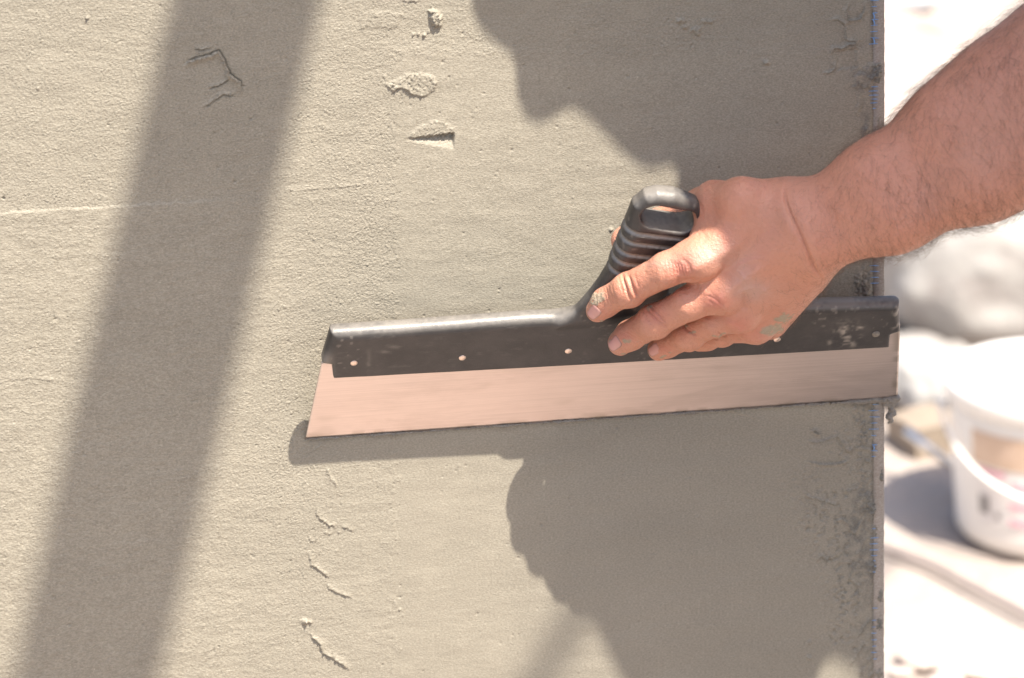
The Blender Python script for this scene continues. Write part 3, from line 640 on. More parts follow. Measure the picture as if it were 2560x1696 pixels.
def trowel_sdf(p):
    q = p - TA; e, u, n = q @ TE, q @ TU, q @ TN + 0.0022
    w = poly_sd(e, u, holder)
    top = smooth(0.066, 0.098, u)
    hh = 0.0048 + 0.0022 * top; rr = 0.0014 + 0.0052 * top; n = n + 0.0016 * top
    a, b = w + rr, np.abs(n) - (hh - rr)
    dh = np.minimum(np.maximum(a, b), 0) + np.hypot(np.maximum(a, 0), np.maximum(b, 0)) - rr
    g2 = poly_sd(e, u, grip)
    t = e * gdir[0] + u * gdir[1]; x = e * gperp[0] + u * gperp[1] - gc
    gr = np.zeros(len(e))
    for g_ in grooves: gr += np.clip(1.9 - np.abs(t - g_ - 0.10 * np.abs(n)) / 0.0010, 0, 1)
    hg = 0.0050 + 0.0054 * smooth(0.108, 0.165, u) - 0.0020 * smooth(0.185, 0.205, u); rg = hg - 0.0008
    n = q @ TN + 0.0010
    a, b = g2 + rg, np.abs(n) - (hg - rg)
    dg = np.minimum(np.maximum(a, b), 0) + np.hypot(np.maximum(a, 0), np.maximum(b, 0)) - rg + 0.0017 * np.clip(gr, 0, 1)
    d = smin(dh, dg, 0.009)
    ba = slot_b - slot_a; tt = np.clip(((e - slot_a[0]) * ba[0] + (u - slot_a[1]) * ba[1]) / (ba @ ba), 0, 1)
    ds = np.hypot(e - slot_a[0] - tt * ba[0], u - slot_a[1] - tt * ba[1]) - 0.0088
    return smax(d, -ds, 0.002)
tw = thing('trowel', TA, 'wide steel smoothing trowel with a black ribbed handle, dragged over the wet wall', 'trowel')
cs = np.array([TA + TE * a + TU * b + TN * c_ for a in (-0.01, 0.43) for b in (0.03, 0.245) for c_ in (-0.02, 0.02)])
v, f = surface_nets(trowel_sdf, cs.min(0) - 0.004, cs.max(0) + 0.004, 0.0009)
mh = Mat('black_plastic', 0.35, spec=0.6)
mp_ = mh.n('ShaderNodeMapping'); mp_.inputs['Rotation'].default_value = (0, 0, 0)
d1 = mh.noise(38, 5, 0.65); d2 = mh.noise(170, 5, 0.7, (0.35, 1, 1)); d3 = mh.noise(900, 2)
hc = mh.mix(mh.gray(d1, 0.38, 0.72), (0.028, 0.027, 0.029), (0.058, 0.053, 0.052))
hc = mh.mix(mh.math('MULTIPLY', mh.gray(d2, 0.58, 0.78), 0.5), hc, (0.16, 0.145, 0.13))
hc = mh.mix(mh.attr('dust'), hc, (0.34, 0.305, 0.265)); mh.color(hc)  # real dust, plus the highlight painted along the upper edges
mh.rough(mh.math('ADD', mh.math('MULTIPLY', d2, 0.24), 0.30)); mh.bump(d3, 0.00012); mh.bump(d1, 0.00015)
q = v - TA; e_, u_, n_ = q @ TE, q @ TU, q @ TN; vx, vy = proj(v)
fn_ = np.clip(0.45 + 0.7 * noise3(v, 0.0018, 21) + 0.5 * noise3(v, 0.006, 22), 0, 1)
dust = fn_ * 0.75 * np.exp(-((vx - 2120) / 30) ** 2 - ((vy - 838) / 26) ** 2) * np.clip(0.5 + noise3(v, 0.004, 3), 0, 1) * 1.2
for (x, y, sx, sy, a) in ((2150, 818, 8, 4, 1), (2108, 822, 12, 7, .8), (922, 905, 5, 22, .35), (985, 868, 16, 5, .3), (960, 880, 14, 4, .3), (2130, 862, 12, 6, .6), (2075, 858, 6, 7, .5)):
    dust += a * np.exp(-((vx - x) / sx) ** 2 - ((vy - y) / sy) ** 2) * np.clip(0.6 + 0.7 * noise3(v, 0.003, 5), 0, 1)
dust += 0.30 * smooth(0.7, 1.3, noise3(v, 0.0022, 8)) * smooth(0.2, 1.0, noise3(v, 0.02, 9)) * (n_ > 0)
dust += 0.6 * smooth(2222, 2246, vx) * smooth(0.0, 0.8, noise3(v, 0.003, 4)) + 0.5 * smooth(845, 812, vx) * smooth(870, 900, vy)
tt_ = e_ * gdir[0] + u_ * gdir[1]
gd = np.zeros(len(v))
for g_ in grooves: gd = np.maximum(gd, np.clip(1.6 - np.abs(tt_ - g_ - 0.10 * np.abs(n_ + 0.001)) / 0.0010, 0, 1))
dust += 0.75 * gd * (u_ > 0.11)
hn_ = mesh_normals(v, f); dust += 0.48 * smooth(0.30, 0.90, hn_ @ TU) * np.clip(0.8 + 0.15 * noise3(v, 0.002, 12) + 0.2 * noise3(v, 0.02, 13), 0, 1)  # pale highlight painted on upward-facing edges, mixed in with the dust
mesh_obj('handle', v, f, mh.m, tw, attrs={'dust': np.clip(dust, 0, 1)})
# blade: a thin plate, its lower edge worn a little uneven
mbl = Mat('brushed_steel', 0.34, 1.0)
tn_ = mbl.noise(1.0, 3, 0.6, (7, 1300, 1300)); tb = mbl.noise(22, 5, 0.6); sm_ = mbl.noise(9, 4, 0.6, (0.5, 2, 2))
bcol = mbl.mix(tb, (0.69, 0.615, 0.59), (0.60, 0.53, 0.505)); bcol = mbl.mix(mbl.math('MULTIPLY', mbl.gray(tn_, 0.44, 0.64), 0.34), bcol, (0.46, 0.41, 0.385))
bcol = mbl.mix(mbl.math('MULTIPLY', mbl.gray(mbl.noise(24, 6, 0.72, (0.35, 1.6, 1.6), 0.5), 0.50, 0.70), 0.45), bcol, (0.44, 0.385, 0.36))
bcol = mbl.mix(mbl.math('MULTIPLY', mbl.attr('dust'), 0.75), bcol, (0.33, 0.29, 0.25)); mbl.color(bcol)
mbl.rough(mbl.math('ADD', mbl.math('MULTIPLY', sm_, 0.30), 0.20)); mbl.bump(tn_, 0.00005)
bot = np.array([T2(x, y) for x, y in zip(np.linspace(763, 2243, 320), np.interp(np.linspace(763, 2243, 320), [763, 1000, 1500, 2243], [1098, 1083, 1047, 997]))])
bot[:, 1] += np.random.default_rng(4).normal(0, 0.00012, 320); bot[:, 1] = np.maximum(bot[:, 1], 0.0002)
tpl, tpr = T2(804, 905), T2(2246, 826)
rows = 30; tops = np.stack([np.linspace(tpl[0], tpr[0], 320), np.full(320, 0.078)], 1); tops[0] = tpl; tops[-1, 0] = tpr[0]
g2d = np.stack([bot * (1 - s) + tops * s for s in np.linspace(0, 1, rows)], 0)
x3 = lambda n: TA + g2d[..., 0:1] * TE + g2d[..., 1:2] * TU + n * TN
fr, bk_ = x3(0.0004), x3(-0.0004)
BV = np.concatenate([fr.reshape(-1, 3), bk_.reshape(-1, 3)]); i2 = np.arange(rows * 320).reshape(rows, 320); o_ = rows * 320
qf = np.stack([i2[:-1, :-1], i2[:-1, 1:], i2[1:, 1:], i2[1:, :-1]], -1).reshape(-1, 4)
rim = np.concatenate([i2[0], i2[1:, -1], i2[-1, -2::-1], i2[-2:0:-1, 0]]); rn = np.roll(rim, -1)
BF = np.concatenate([qf, qf[:, ::-1] + o_, np.stack([rim, rim + o_, rn + o_, rn], 1)])
vx, vy = proj(BV); du = 0.9 * smooth(2225, 2245, vx) * (noise3(BV, 0.006, 2) > -0.1) + 0.8 * np.exp(-((vx - 2237) / 7) ** 2 - ((vy - 960) / 18) ** 2)
bh = (BV - TA) @ TU; du += 0.9 * np.exp(-(bh / 0.0045) ** 2) * smooth(-0.4, 0.7, noise3(BV, 0.007, 14)) + 0.35 * smooth(0.75, 1.3, noise3(BV * np.array([0.35, 1, 1]), 0.008, 15)) * smooth(0.0, 0.8, noise3(BV, 0.05, 16))
bo = mesh_obj('blade', BV, BF, mbl.m, tw, sm=False, attrs={'dust': np.clip(du, 0, 1)})
# rivets
mrv = Mat('rivet_steel', 0.4, 1.0); mrv.color((0.80, 0.66, 0.58))
for x, y in ((885, 909), (1156, 896), (1421, 879), (1680, 864), (1943, 850)):
    c_ = PT(x, y, 0.0030); an = np.linspace(0, 2 * np.pi, 20, endpoint=False); ring = lambda r, n: c_ + n * TN + r * (np.cos(an)[:, None] * TE + np.sin(an)[:, None] * TU)
    vs = np.concatenate([ring(0.0024, -0.0016), ring(0.0024, -0.0001), ring(0.0020, 0.0001), [c_ + TN * 0.00015]])
    f = [[k * 20 + i, k * 20 + (i + 1) % 20, (k + 1) * 20 + (i + 1) % 20, (k + 1) * 20 + i] for k in range(2) for i in range(20)] + [[40 + i, 40 + (i + 1) % 20, 60] for i in range(20)]
    mesh_obj('rivet', vs, f, mrv.m, tw)
c_ = PT(2190, 836, 0.0030)
vs, f = tube([c_ - TN * 0.002, c_ + TN * 0.0003], [0.0030, 0.0026], 16); ho = mesh_obj('rivet', vs, f, M_wet, tw); ho['label'] = 'rivet hole clogged with plaster'
# plaster gathered along the edge, and the drip at its end
g = np.random.default_rng(12); bits = []
xs = np.linspace(768, 2240, 300)
for x in xs:
    y = np.interp(x, [763, 1000, 1500, 2243], [1098, 1083, 1047, 997])
    big = 1.0 + 1.2 * smooth(2050, 2200, x)
    for _q in range(2):
        c_ = PT(x + g.normal() * 2, y, 0.0) + TU * g.uniform(-0.0002, 0.0006) + TN * 0.0003; r = g.uniform(0.0004, 0.0011) * big * (0.6 + 0.8 * abs(sin(x * 0.021) * sin(x * 0.0083)))
        dd = g.normal(size=(3, 3)) * r * 0.8; bits.append(tube([c_ - TE * r * g.uniform(1, 3) + dd[0] * 0.4, c_ + dd[1] * 0.3, c_ + TE * r * g.uniform(1, 3) + dd[2] * 0.4], [r * 0.4, r, r * 0.4], 7))
v, f = merge(bits); tag(mesh_obj('plaster_crumb', v, f, M_wet, tw), kind='stuff')
dpt = lambda x, y: PT(x, y, 0.0)
d0 = dpt(2228, 998); drip = [dpt(2150, 1002), dpt(2180, 1000), dpt(2205, 1001), dpt(2240, 996)]
line = [P(2232, 998, 0.003), P(2229, 1012, 0.004), P(2227, 1026, 0.0045), P(2224, 1040, 0.0045), P(2226, 1052, 0.0045), P(2224, 1060, 0.0045)]
rad = [0.0034, 0.0021, 0.0016, 0.0022, 0.0017, 0.0009]
ext = [([P(2205, 1003, 0.003), P(2212, 1010, 0.003), P(2207, 1017, 0.003)], [0.0012, 0.0009, 0.0004]), ([P(2238, 998, 0.003), P(2246, 1006, 0.003)], [0.0014, 0.0005]), ([P(2227, 1040, 0.0045), P(2236, 1036, 0.005)], [0.0013, 0.0006])]
def drip_sdf(p):
    d = np.full(len(p), 1e3)
    for a, b, ra_, rb_ in zip(line[:-1], line[1:], rad[:-1], rad[1:]): d = smin(d, cone(p, a, b, ra_, rb_), 0.0015)
    for a, b, ra_, rb_ in zip(drip[:-1], drip[1:], (0.0010, 0.0014, 0.0020), (0.0014, 0.0020, 0.0026)): d = smin(d, cone(p, a, b, ra_, rb_), 0.0015)
    for pts_, rr_ in ext:
        for a, b, ra_, rb_ in zip(pts_[:-1], pts_[1:], rr_[:-1], rr_[1:]): d = smin(d, cone(p, a, b, ra_, rb_), 0.001)
    return d + 0.0007 * noise3(p, 0.0022, 3)
al_ = np.array(line + drip + [q for e in ext for q in e[0]])
v, f = surface_nets(drip_sdf, al_.min(0) - 0.006, al_.max(0) + 0.006, 0.0005)
mesh_obj('plaster_drip', v, f, M_wet, tw)

# ------------------------------------------------------------------ the plasterer
hz1 = lambda X, Y: (1400 + X / 2.6133, 400 + Y / 2.6133)
Z = lambda X, Y, n: PT(*hz1(X, Y), n * 0.001)
O = lambda X, Y, o: P(X, Y, o)
mm = 0.001
FING = {  # joints from knuckle to tip, with radii in mm
    'index': [(Z(905, 640, 30), 12.4), (Z(700, 715, 29), 10.8), (Z(445, 848, 21.5), 10.4), (Z(300, 930, 15), 9.2), (Z(248, 982, 14.5), 8.0)],
    'middle': [(Z(1060, 860, 40), 12.0), (Z(850, 935, 39), 10.8), (Z(615, 1055, 31), 10.6), (Z(460, 1145, 19), 9.6), (Z(394, 1196, 17.5), 8.4)],
    'ring': [(Z(1170, 990, 41), 11.2), (Z(1010, 1050, 38), 10.4), (Z(840, 1140, 29), 9.8), (Z(700, 1205, 17), 8.6), (Z(645, 1238, 15.5), 7.6)],
    'little': [(Z(1270, 1065, 36), 10.4), (Z(1160, 1095, 30), 9.2), (Z(1060, 1130, 22), 8.2), (Z(965, 1170, 14), 7.2), (Z(905, 1190, 13), 6.4)],
}
CRp, CMp, CUp = O(*hz1(1480, 300), 0.120), O(*hz1(1560, 450), 0.131), O(*hz1(1630, 640), 0.124)
META = [(CRp, FING['index'][0][0], 15, 12.6), (CMp, FING['middle'][0][0], 15.5, 12.6), (O(*hz1(1600, 540), 0.129), FING['ring'][0][0], 15.5, 12.0), (CUp, FING['little'][0][0], 15, 11.4)]
PALM = [(O(*hz1(1618, 705), 0.114), Z(1370, 1045, 26), 15.5, 12.8),                    # heel of the hand
        (O(*hz1(1400, 420), 0.106), Z(1040, 640, 14), 16, 13), (Z(1040, 640, 16), Z(1200, 900, 22), 12, 12), (Z(1250, 560, 18), Z(1350, 800, 20), 15, 15), (Z(1065, 355, -2), Z(965, 510, 12), 11, 10.5)]
THUMB = [(O(*hz1(1440, 285), 0.110), 14.5), (Z(1190, 262, 12), 13.6), (Z(1010, 272, -4), 12.4), (Z(925, 300, -19), 11.0), (Z(640, 425, -25), 9.8), (Z(455, 512, -23), 8.8), (Z(412, 528, -22), 7.6)]
ARM = [((2030, 572), 0.128, 11.5, 16.8), ((2213, 490), 0.146, 15, 18.6), ((2425, 372), 0.152, 18.5, 26.0), ((2556, 290), 0.153, 20, 30.5), ((2700, 190), 0.156, 19, 33.0), ((2840, 90), 0.165, 16, 31)]
arm_c = [O(x, y, o) for (x, y), o, _, _ in ARM]
def arm_pair():
    rad_, uln = [], []
    for k, ((x, y), o, s, r) in enumerate(ARM):
        a = arm_c[min(k + 1, len(ARM) - 1)] - arm_c[max(k - 1, 0)]; a /= np.linalg.norm(a)
        w = np.cross(a, cd); w /= np.linalg.norm(w); w = w if w @ CU > 0 else -w
        rad_.append((arm_c[k] + w * s * mm, r * mm)); uln.append((arm_c[k] - w * s * mm, r * mm))
    return rad_, uln
ARM_R, ARM_U = arm_pair()
def chain(p, pts, k):
    d = None
    for (a, ra_), (b, rb_) in zip(pts[:-1], pts[1:]):
        c_ = cone(p, a, b, ra_, rb_); d = c_ if d is None else smin(d, c_, k)
    return d
MMs = lambda L: [(a, r * mm) for a, r in L]
def forearm_sdf(p):
    return smin(chain(p, ARM_R, 0.02), chain(p, ARM_U, 0.02), 0.024)
def hand_sdf(p):
    palm = None
    for a, b, ra_, rb_ in META:
        c_ = cone(p, a, b, ra_ * mm, rb_ * mm); palm = c_ if palm is None else smin(palm, c_, 0.008)
    for a, b, ra_, rb_ in PALM: palm = smin(palm, cone(p, a, b, ra_ * mm, rb_ * mm), 0.014)
    # webs between the knuckles
    ks = [FING[k][1][0] for k in ('index', 'middle', 'ring', 'little')]; kb = [FING[k][0][0] for k in ('index', 'middle', 'ring', 'little')]
    for i in range(3):
        m_ = (ks[i] * 0.35 + kb[i] * 0.65); n_ = (ks[i + 1] * 0.35 + kb[i + 1] * 0.65); palm = smin(palm, cone(p, m_ - TN * 0.004, n_ - TN * 0.004, 0.0075, 0.0075), 0.007)
    th_ = chain(p, MMs(THUMB), 0.006); palm = smin(palm, th_, 0.012)
    for k in ('index', 'middle', 'ring', 'little'):                                      # knuckles
        c_ = FING[k][0][0] + TN * 0.0035; palm = smin(palm, np.linalg.norm(p - c_, axis=1) - 0.0105, 0.007)
    d = palm
    for k, L in FING.items():
        f_ = chain(p, MMs(L), 0.004)
        c_ = L[2][0] + TN * 0.0016; f_ = smin(f_, np.linalg.norm(p - c_, axis=1) - (L[2][1] * mm - 0.0005), 0.004)
        d = np.minimum(d, smin(palm, f_, 0.006))
    return d
def body_sdf(p):
    return smin(hand_sdf(p), forearm_sdf(p), 0.016)
allp = np.array([q for L in FING.values() for q, _ in L] + [q for q, _ in THUMB] + arm_c)
v, f = surface_nets(body_sdf, allp.min(0) - 0.045, allp.max(0) + 0.045, 0.00072)
# wrinkles, tendons and veins pressed into the surface
N_ = mesh_normals(v, f); vx, vy = proj(v); vd = CAM - v; vd /= np.linalg.norm(vd, axis=1)[:, None]
face = smooth(0.05, 0.35, (N_ * vd).sum(1)); disp = np.zeros(len(v)); red = np.zeros(len(v)); dirt = np.zeros(len(v)); pale = np.zeros(len(v))
z6 = lambda X, Y: (1440 + X / 3.945, 600 + Y / 3.945)
def stroke(pts, amp, w, arr=None, n=14, pw=2.0):
    """pull the surface in (amp < 0) or out along a line, mm and picture-scale widths"""
    arr = disp if arr is None else arr
    q = spline(pts, n); m = (vx > q[:, 0].min() - 5 * w) & (vx < q[:, 0].max() + 5 * w) & (vy > q[:, 1].min() - 5 * w) & (vy < q[:, 1].max() + 5 * w)
    d, s, t = poly_dist(vx[m], vy[m], [tuple(x) for x in q])
    arr[m] += amp * np.exp(-(d / w) ** pw) * np.clip(np.minimum(t, 1 - t) * 5 + 0.15, 0, 1) * face[m]
def dab(x, y, sx, sy, amp, arr, rot=0.0):
    a, b = (vx - x) * cos(rot) + (vy - y) * sin(rot), -(vx - x) * sin(rot) + (vy - y) * cos(rot)
    arr += amp * np.exp(-(a / sx) ** 2 - (b / sy) ** 2) * face
C_ = lambda L, amp, w: stroke([z6(*q) for q in L], amp * (1.9 if amp < 0 and w < 5 else 1.5 if w < 15 else 1.0), w)
# index finger
C_([(452, 330), (470, 400), (495, 470), (520, 550), (565, 605)], -0.7, 3.4); C_([(515, 345), (540, 420), (575, 510), (612, 565)], -0.75, 3.2); C_([(480, 345), (510, 430), (545, 520), (585, 590)], 0.45, 4.0)
C_([(420, 360), (440, 450), (470, 540)], -0.25, 2.6); C_([(575, 345), (600, 420), (620, 470)], -0.2, 2.6)
for dx in (0, 26, 52, 78): C_([(268 + dx, 470 - dx * .5), (290 + dx, 560 - dx * .4), (325 + dx, 650 - dx * .4)], -0.26 if dx in (26, 52) else -0.16, 2.4)
for k, (x, a) in enumerate(((880, .14), (915, .2), (950, .25), (985, .3), (1015, .34), (1045, .34), (1075, .34), (1105, .3), (1135, .2))): C_([(x - 18, 200 + 6 * k), (x, 270 + 4 * k), (x + 12, 340 + 2 * k)], -a, 2.3)
C_([(1040, 190), (1110, 250), (1145, 330)], -0.5, 6)
for x in (830, 855): C_([(x, 270), (x + 18, 350), (x + 30, 430)], -0.16, 2.4)
# middle finger
C_([(690, 645), (735, 720), (800, 790), (875, 850), (910, 860)], -0.6, 3.2); C_([(715, 635), (775, 700), (840, 780), (890, 830)], -0.6, 3.0); C_([(705, 640), (760, 715), (825, 790), (885, 842)], 0.35, 3.6)
C_([(660, 680), (690, 760), (760, 830)], -0.25, 2.6); C_([(750, 630), (820, 700), (870, 770)], -0.2, 2.6)
C_([(480, 925), (540, 965), (610, 1000), (660, 1015)], -0.35, 2.6); C_([(500, 900), (560, 945), (640, 985)], -0.25, 2.4)
C_([(1275, 545), (1340, 570), (1400, 605), (1450, 660)], -0.45, 3.0); C_([(1300, 590), (1360, 640), (1420, 690)], -0.25, 3); C_([(1330, 530), (1420, 590)], -0.25, 3)
# ring and little finger
C_([(1058, 840), (1090, 885), (1140, 915), (1190, 945)], -0.7, 3.2); C_([(1090, 830), (1130, 880), (1190, 915)], -0.35, 2.8); C_([(860, 1000), (890, 1050), (930, 1090)], -0.25, 2.6); C_([(900, 1000), (940, 1060)], -0.2, 2.4)
C_([(1400, 905), (1430, 930), (1470, 960)], -0.45, 3); C_([(1340, 960), (1400, 985)], -0.3, 3)
C_([(1790, 900), (1820, 940), (1810, 980)], -0.3, 3)
# grooves between the knuckles, tendons, veins
C_([(1000, 440), (1100, 420), (1220, 430)], -0.9, 14); C_([(1250, 730), (1380, 720), (1480, 740)], -0.8, 12); C_([(1430, 900), (1560, 880), (1700, 860)], -0.6, 11)
C_([(1080, 330), (1300, 210), (1600, 60)], 0.7, 13); C_([(1370, 620), (1600, 430), (1850, 250)], 0.75, 12); C_([(1560, 790), (1750, 600), (1950, 420)], 0.6, 11)
C_([(1560, 560), (1700, 480), (1800, 470), (1900, 520)], 0.55, 6); C_([(1570, 280), (1700, 210), (1830, 180)], 0.5, 6); C_([(1700, 480), (1660, 380), (1560, 280)], 0.4, 5.5); C_([(1480, 820), (1560, 850), (1640, 920)], 0.4, 6)
C_([(1640, 500), (1660, 600), (1660, 690)], -0.6, 9); C_([(1230, 440), (1270, 500), (1300, 560)], 0.35, 6)
S1 = lambda L, amp, w: stroke([hz1(*q) for q in L], amp, w)
S1([(1468, 165), (1474, 270), (1515, 375), (1570, 490), (1620, 610), (1660, 700), (1712, 782)], -1.7, 4.2); S1([(1440, 160), (1440, 280), (1480, 400), (1535, 520)], 0.9, 14); S1([(1530, 190), (1545, 300), (1600, 430), (1660, 560), (1720, 680)], 0.8, 16)
S1([(880, 260), (920, 300), (925, 350)], -0.4, 4); S1([(880, 430), (930, 470), (960, 520)], -0.3, 4); S1([(880, 455), (910, 490)], -0.25, 3)
S1([(1100, 200), (1200, 230), (1300, 200)], 0.5, 12); S1([(1150, 300), (1160, 400), (1120, 480)], 0.4, 8)
disp += 0.14 * noise3(v, 0.009, 1) + 0.07 * noise3(v, 0.0035, 2)
v = v + N_ * (disp * mm)[:, None]
# colour of the skin: redder knuckles and finger ends, dried plaster on some places
for x, y, sx, sy, a in ((1040, 280, 150, 110, .8), (1380, 610, 130, 90, .75), (560, 470, 110, 90, .35), (800, 760, 120, 90, .4), (1120, 900, 90, 60, .35), (1580, 830, 120, 80, .5), (260, 740, 90, 80, .35), (470, 960, 110, 80, .55), (850, 1080, 100, 70, .45), (1750, 950, 160, 90, .3), (1460, 60, 70, 200, .25)):
    q = z6(x, y); dab(q[0], q[1], sx / 3.945, sy / 3.945, a, red)
for x, y, sx, sy, a in ((1350, 170, 300, 120, .55), (1750, 500, 180, 110, .7), (1650, 350, 120, 150, .3), (720, 230, 260, 60, .35)):
    q = z6(x, y); dab(q[0], q[1], sx / 3.945, sy / 3.945, a, pale)
for x, y, sx, sy, a in ((215, 580, 85, 55, 1.3), (1960, 890, 130, 60, 1.0), (2080, 760, 90, 60, 0.8), (1380, 950, 70, 26, .7), (1150, 915, 40, 18, .8), (510, 995, 60, 25, .7), (600, 1015, 50, 12, .6), (1090, 850, 30, 18, .6), (380, 968, 14, 8, 1.0), (330, 1000, 10, 40, .9), (480, 1120, 60, 10, .8), (740, 1090, 10, 50, .8), (860, 1150, 34, 14, 1.2), (930, 1110, 14, 8, .9), (120, 690, 10, 30, .8), (250, 800, 40, 8, .7), (1460, 925, 30, 12, .8), (1640, 960, 60, 10, .5), (2010, 820, 60, 90, .55), (720, 660, 40, 60, .45)):
    q = z6(x, y); dab(q[0], q[1], sx / 3.945, sy / 3.945, a, dirt, 0.0 if a < 1.2 else -0.35)
dn = noise3(v, 0.0018, 6) * 0.35 + noise3(v, 0.005, 7) * 0.25; dirt = np.clip((dirt - 0.42 + dn * np.minimum(dirt * 2, 1)) * 3.0, 0, 1)
v = v + N_ * (np.clip(dirt, 0, 1) * (0.25 + 0.25 * np.abs(noise3(v, 0.0016, 9))) * mm)[:, None]

# the rest of him, out of the picture on the right: upper arm, trunk, neck and head
sh = np.array([0.72, -0.52, 1.60]); el = arm_c[-1]
HEAD = np.array([0.64, -0.62, 1.98])
def rest_sdf(p):
    d = cone(p, el, sh, 0.044, 0.062)
    tr = smin(cone(p, [0.79, -0.68, 1.54], [0.86, -0.74, 1.10], 0.13, 0.12), cone(p, sh, [0.74, -0.88, 1.62], 0.075, 0.075), 0.08)
    d = smin(d, tr, 0.05); d = smin(d, cone(p, [0.75, -0.68, 1.70], HEAD - [0, 0, 0.08], 0.062, 0.056), 0.04)
    q = (p - HEAD) / np.array([0.095, 0.080, 0.118]); hd = (np.linalg.norm(q, axis=1) - 1) * 0.085
    hd = smin(hd, cone(p, HEAD + [-0.05, 0.0, -0.075], HEAD + [-0.06, 0.0, -0.085], 0.045, 0.04), 0.04)      # jaw
    hd = smin(hd, cone(p, HEAD + [-0.088, 0, 0.0], HEAD + [-0.113, 0, -0.035], 0.010, 0.014), 0.012)           # nose
    for s in (-1, 1):
        hd = smin(hd, cone(p, HEAD + [0.01, s * 0.080, 0.02], HEAD + [0.0, s * 0.080, -0.025], 0.014, 0.010), 0.008)   # ears
        hd = smax(hd, -(np.linalg.norm(p - (HEAD + [-0.094, s * 0.032, 0.012]), axis=1) - 0.014), 0.012)      # eye sockets
        hd = smin(hd, np.linalg.norm(p - (HEAD + [-0.080, s * 0.032, 0.010]), axis=1) - 0.0125, 0.003)
    hd = smin(hd, cone(p, HEAD + [-0.094, -0.022, -0.066], HEAD + [-0.094, 0.022, -0.066], 0.008, 0.008), 0.008)  # mouth
    return smin(d, hd, 0.03)
vr, fr_ = surface_nets(rest_sdf, [0.30, -1.05, 0.95], [1.15, -0.10, 2.2], 0.011)
nv = len(v); v_all = np.concatenate([v, vr]); f_all = np.concatenate([f, fr_ + nv]); zc = np.zeros(len(vr))
msk = Mat('skin', 0.48, spec=0.55)
k1 = msk.noise(55, 4, 0.6); k2 = msk.noise(420, 3, 0.6); k3 = msk.noise(14, 3)
sc_ = msk.mix(k1, (0.64, 0.300, 0.202), (0.56, 0.245, 0.160)); sc_ = msk.mix(msk.math('MULTIPLY', msk.gray(k2, 0.5, 0.8), 0.30), sc_, (0.36, 0.17, 0.115))
sc_ = msk.mix(msk.math('MULTIPLY', msk.gray(k3, 0.45, 0.75), 0.3), sc_, (0.46, 0.27, 0.21))
sc_ = msk.mix(msk.math('MULTIPLY', msk.attr('red'), 0.75), sc_, (0.56, 0.16, 0.12)); sc_ = msk.mix(msk.math('MULTIPLY', msk.attr('pale'), 0.75), sc_, (0.54, 0.36, 0.31))
sc_ = msk.mix(msk.attr('dirt'), sc_, msk.mix(k2, (0.28, 0.215, 0.15), (0.50, 0.40, 0.29))); msk.color(sc_)
msk.rough(msk.math('ADD', msk.math('MULTIPLY', k2, 0.2), msk.math('ADD', 0.31, msk.math('MULTIPLY', msk.attr('dirt'), 0.3))))
vo = msk.n('ShaderNodeTexVoronoi', feature='DISTANCE_TO_EDGE', Scale=620.0); mpn = msk.n('ShaderNodeMapping'); mpn.inputs['Scale'].default_value = (1, 1, 1.5); msk.link(msk.co, mpn.inputs[0]); msk.link(mpn.outputs[0], vo.inputs['Vector'])
msk.bump(vo.outputs['Distance'], 0.00045); msk.bump(k2, 0.0005); msk.bump(msk.noise(1, 2, 0.5, (260, 260, 420)), 0.0004)
msk.b.inputs['Subsurface Weight'].default_value = 0.18; msk.b.inputs['Subsurface Radius'].default_value = (1.0, 0.35, 0.2); msk.b.inputs['Subsurface Scale'].default_value = 0.0025
per = thing('person', (0.86, -0.74, 0.0), 'plasterer reaching in with a bare hairy left arm, dusty hand gripping the black trowel handle', 'person')
mesh_obj('body', v_all, f_all, msk.m, per, attrs={'red': np.concatenate([np.clip(red, 0, 1), zc]), 'pale': np.concatenate([np.clip(pale, 0, 1), zc]), 'dirt': np.concatenate([dirt, zc])})
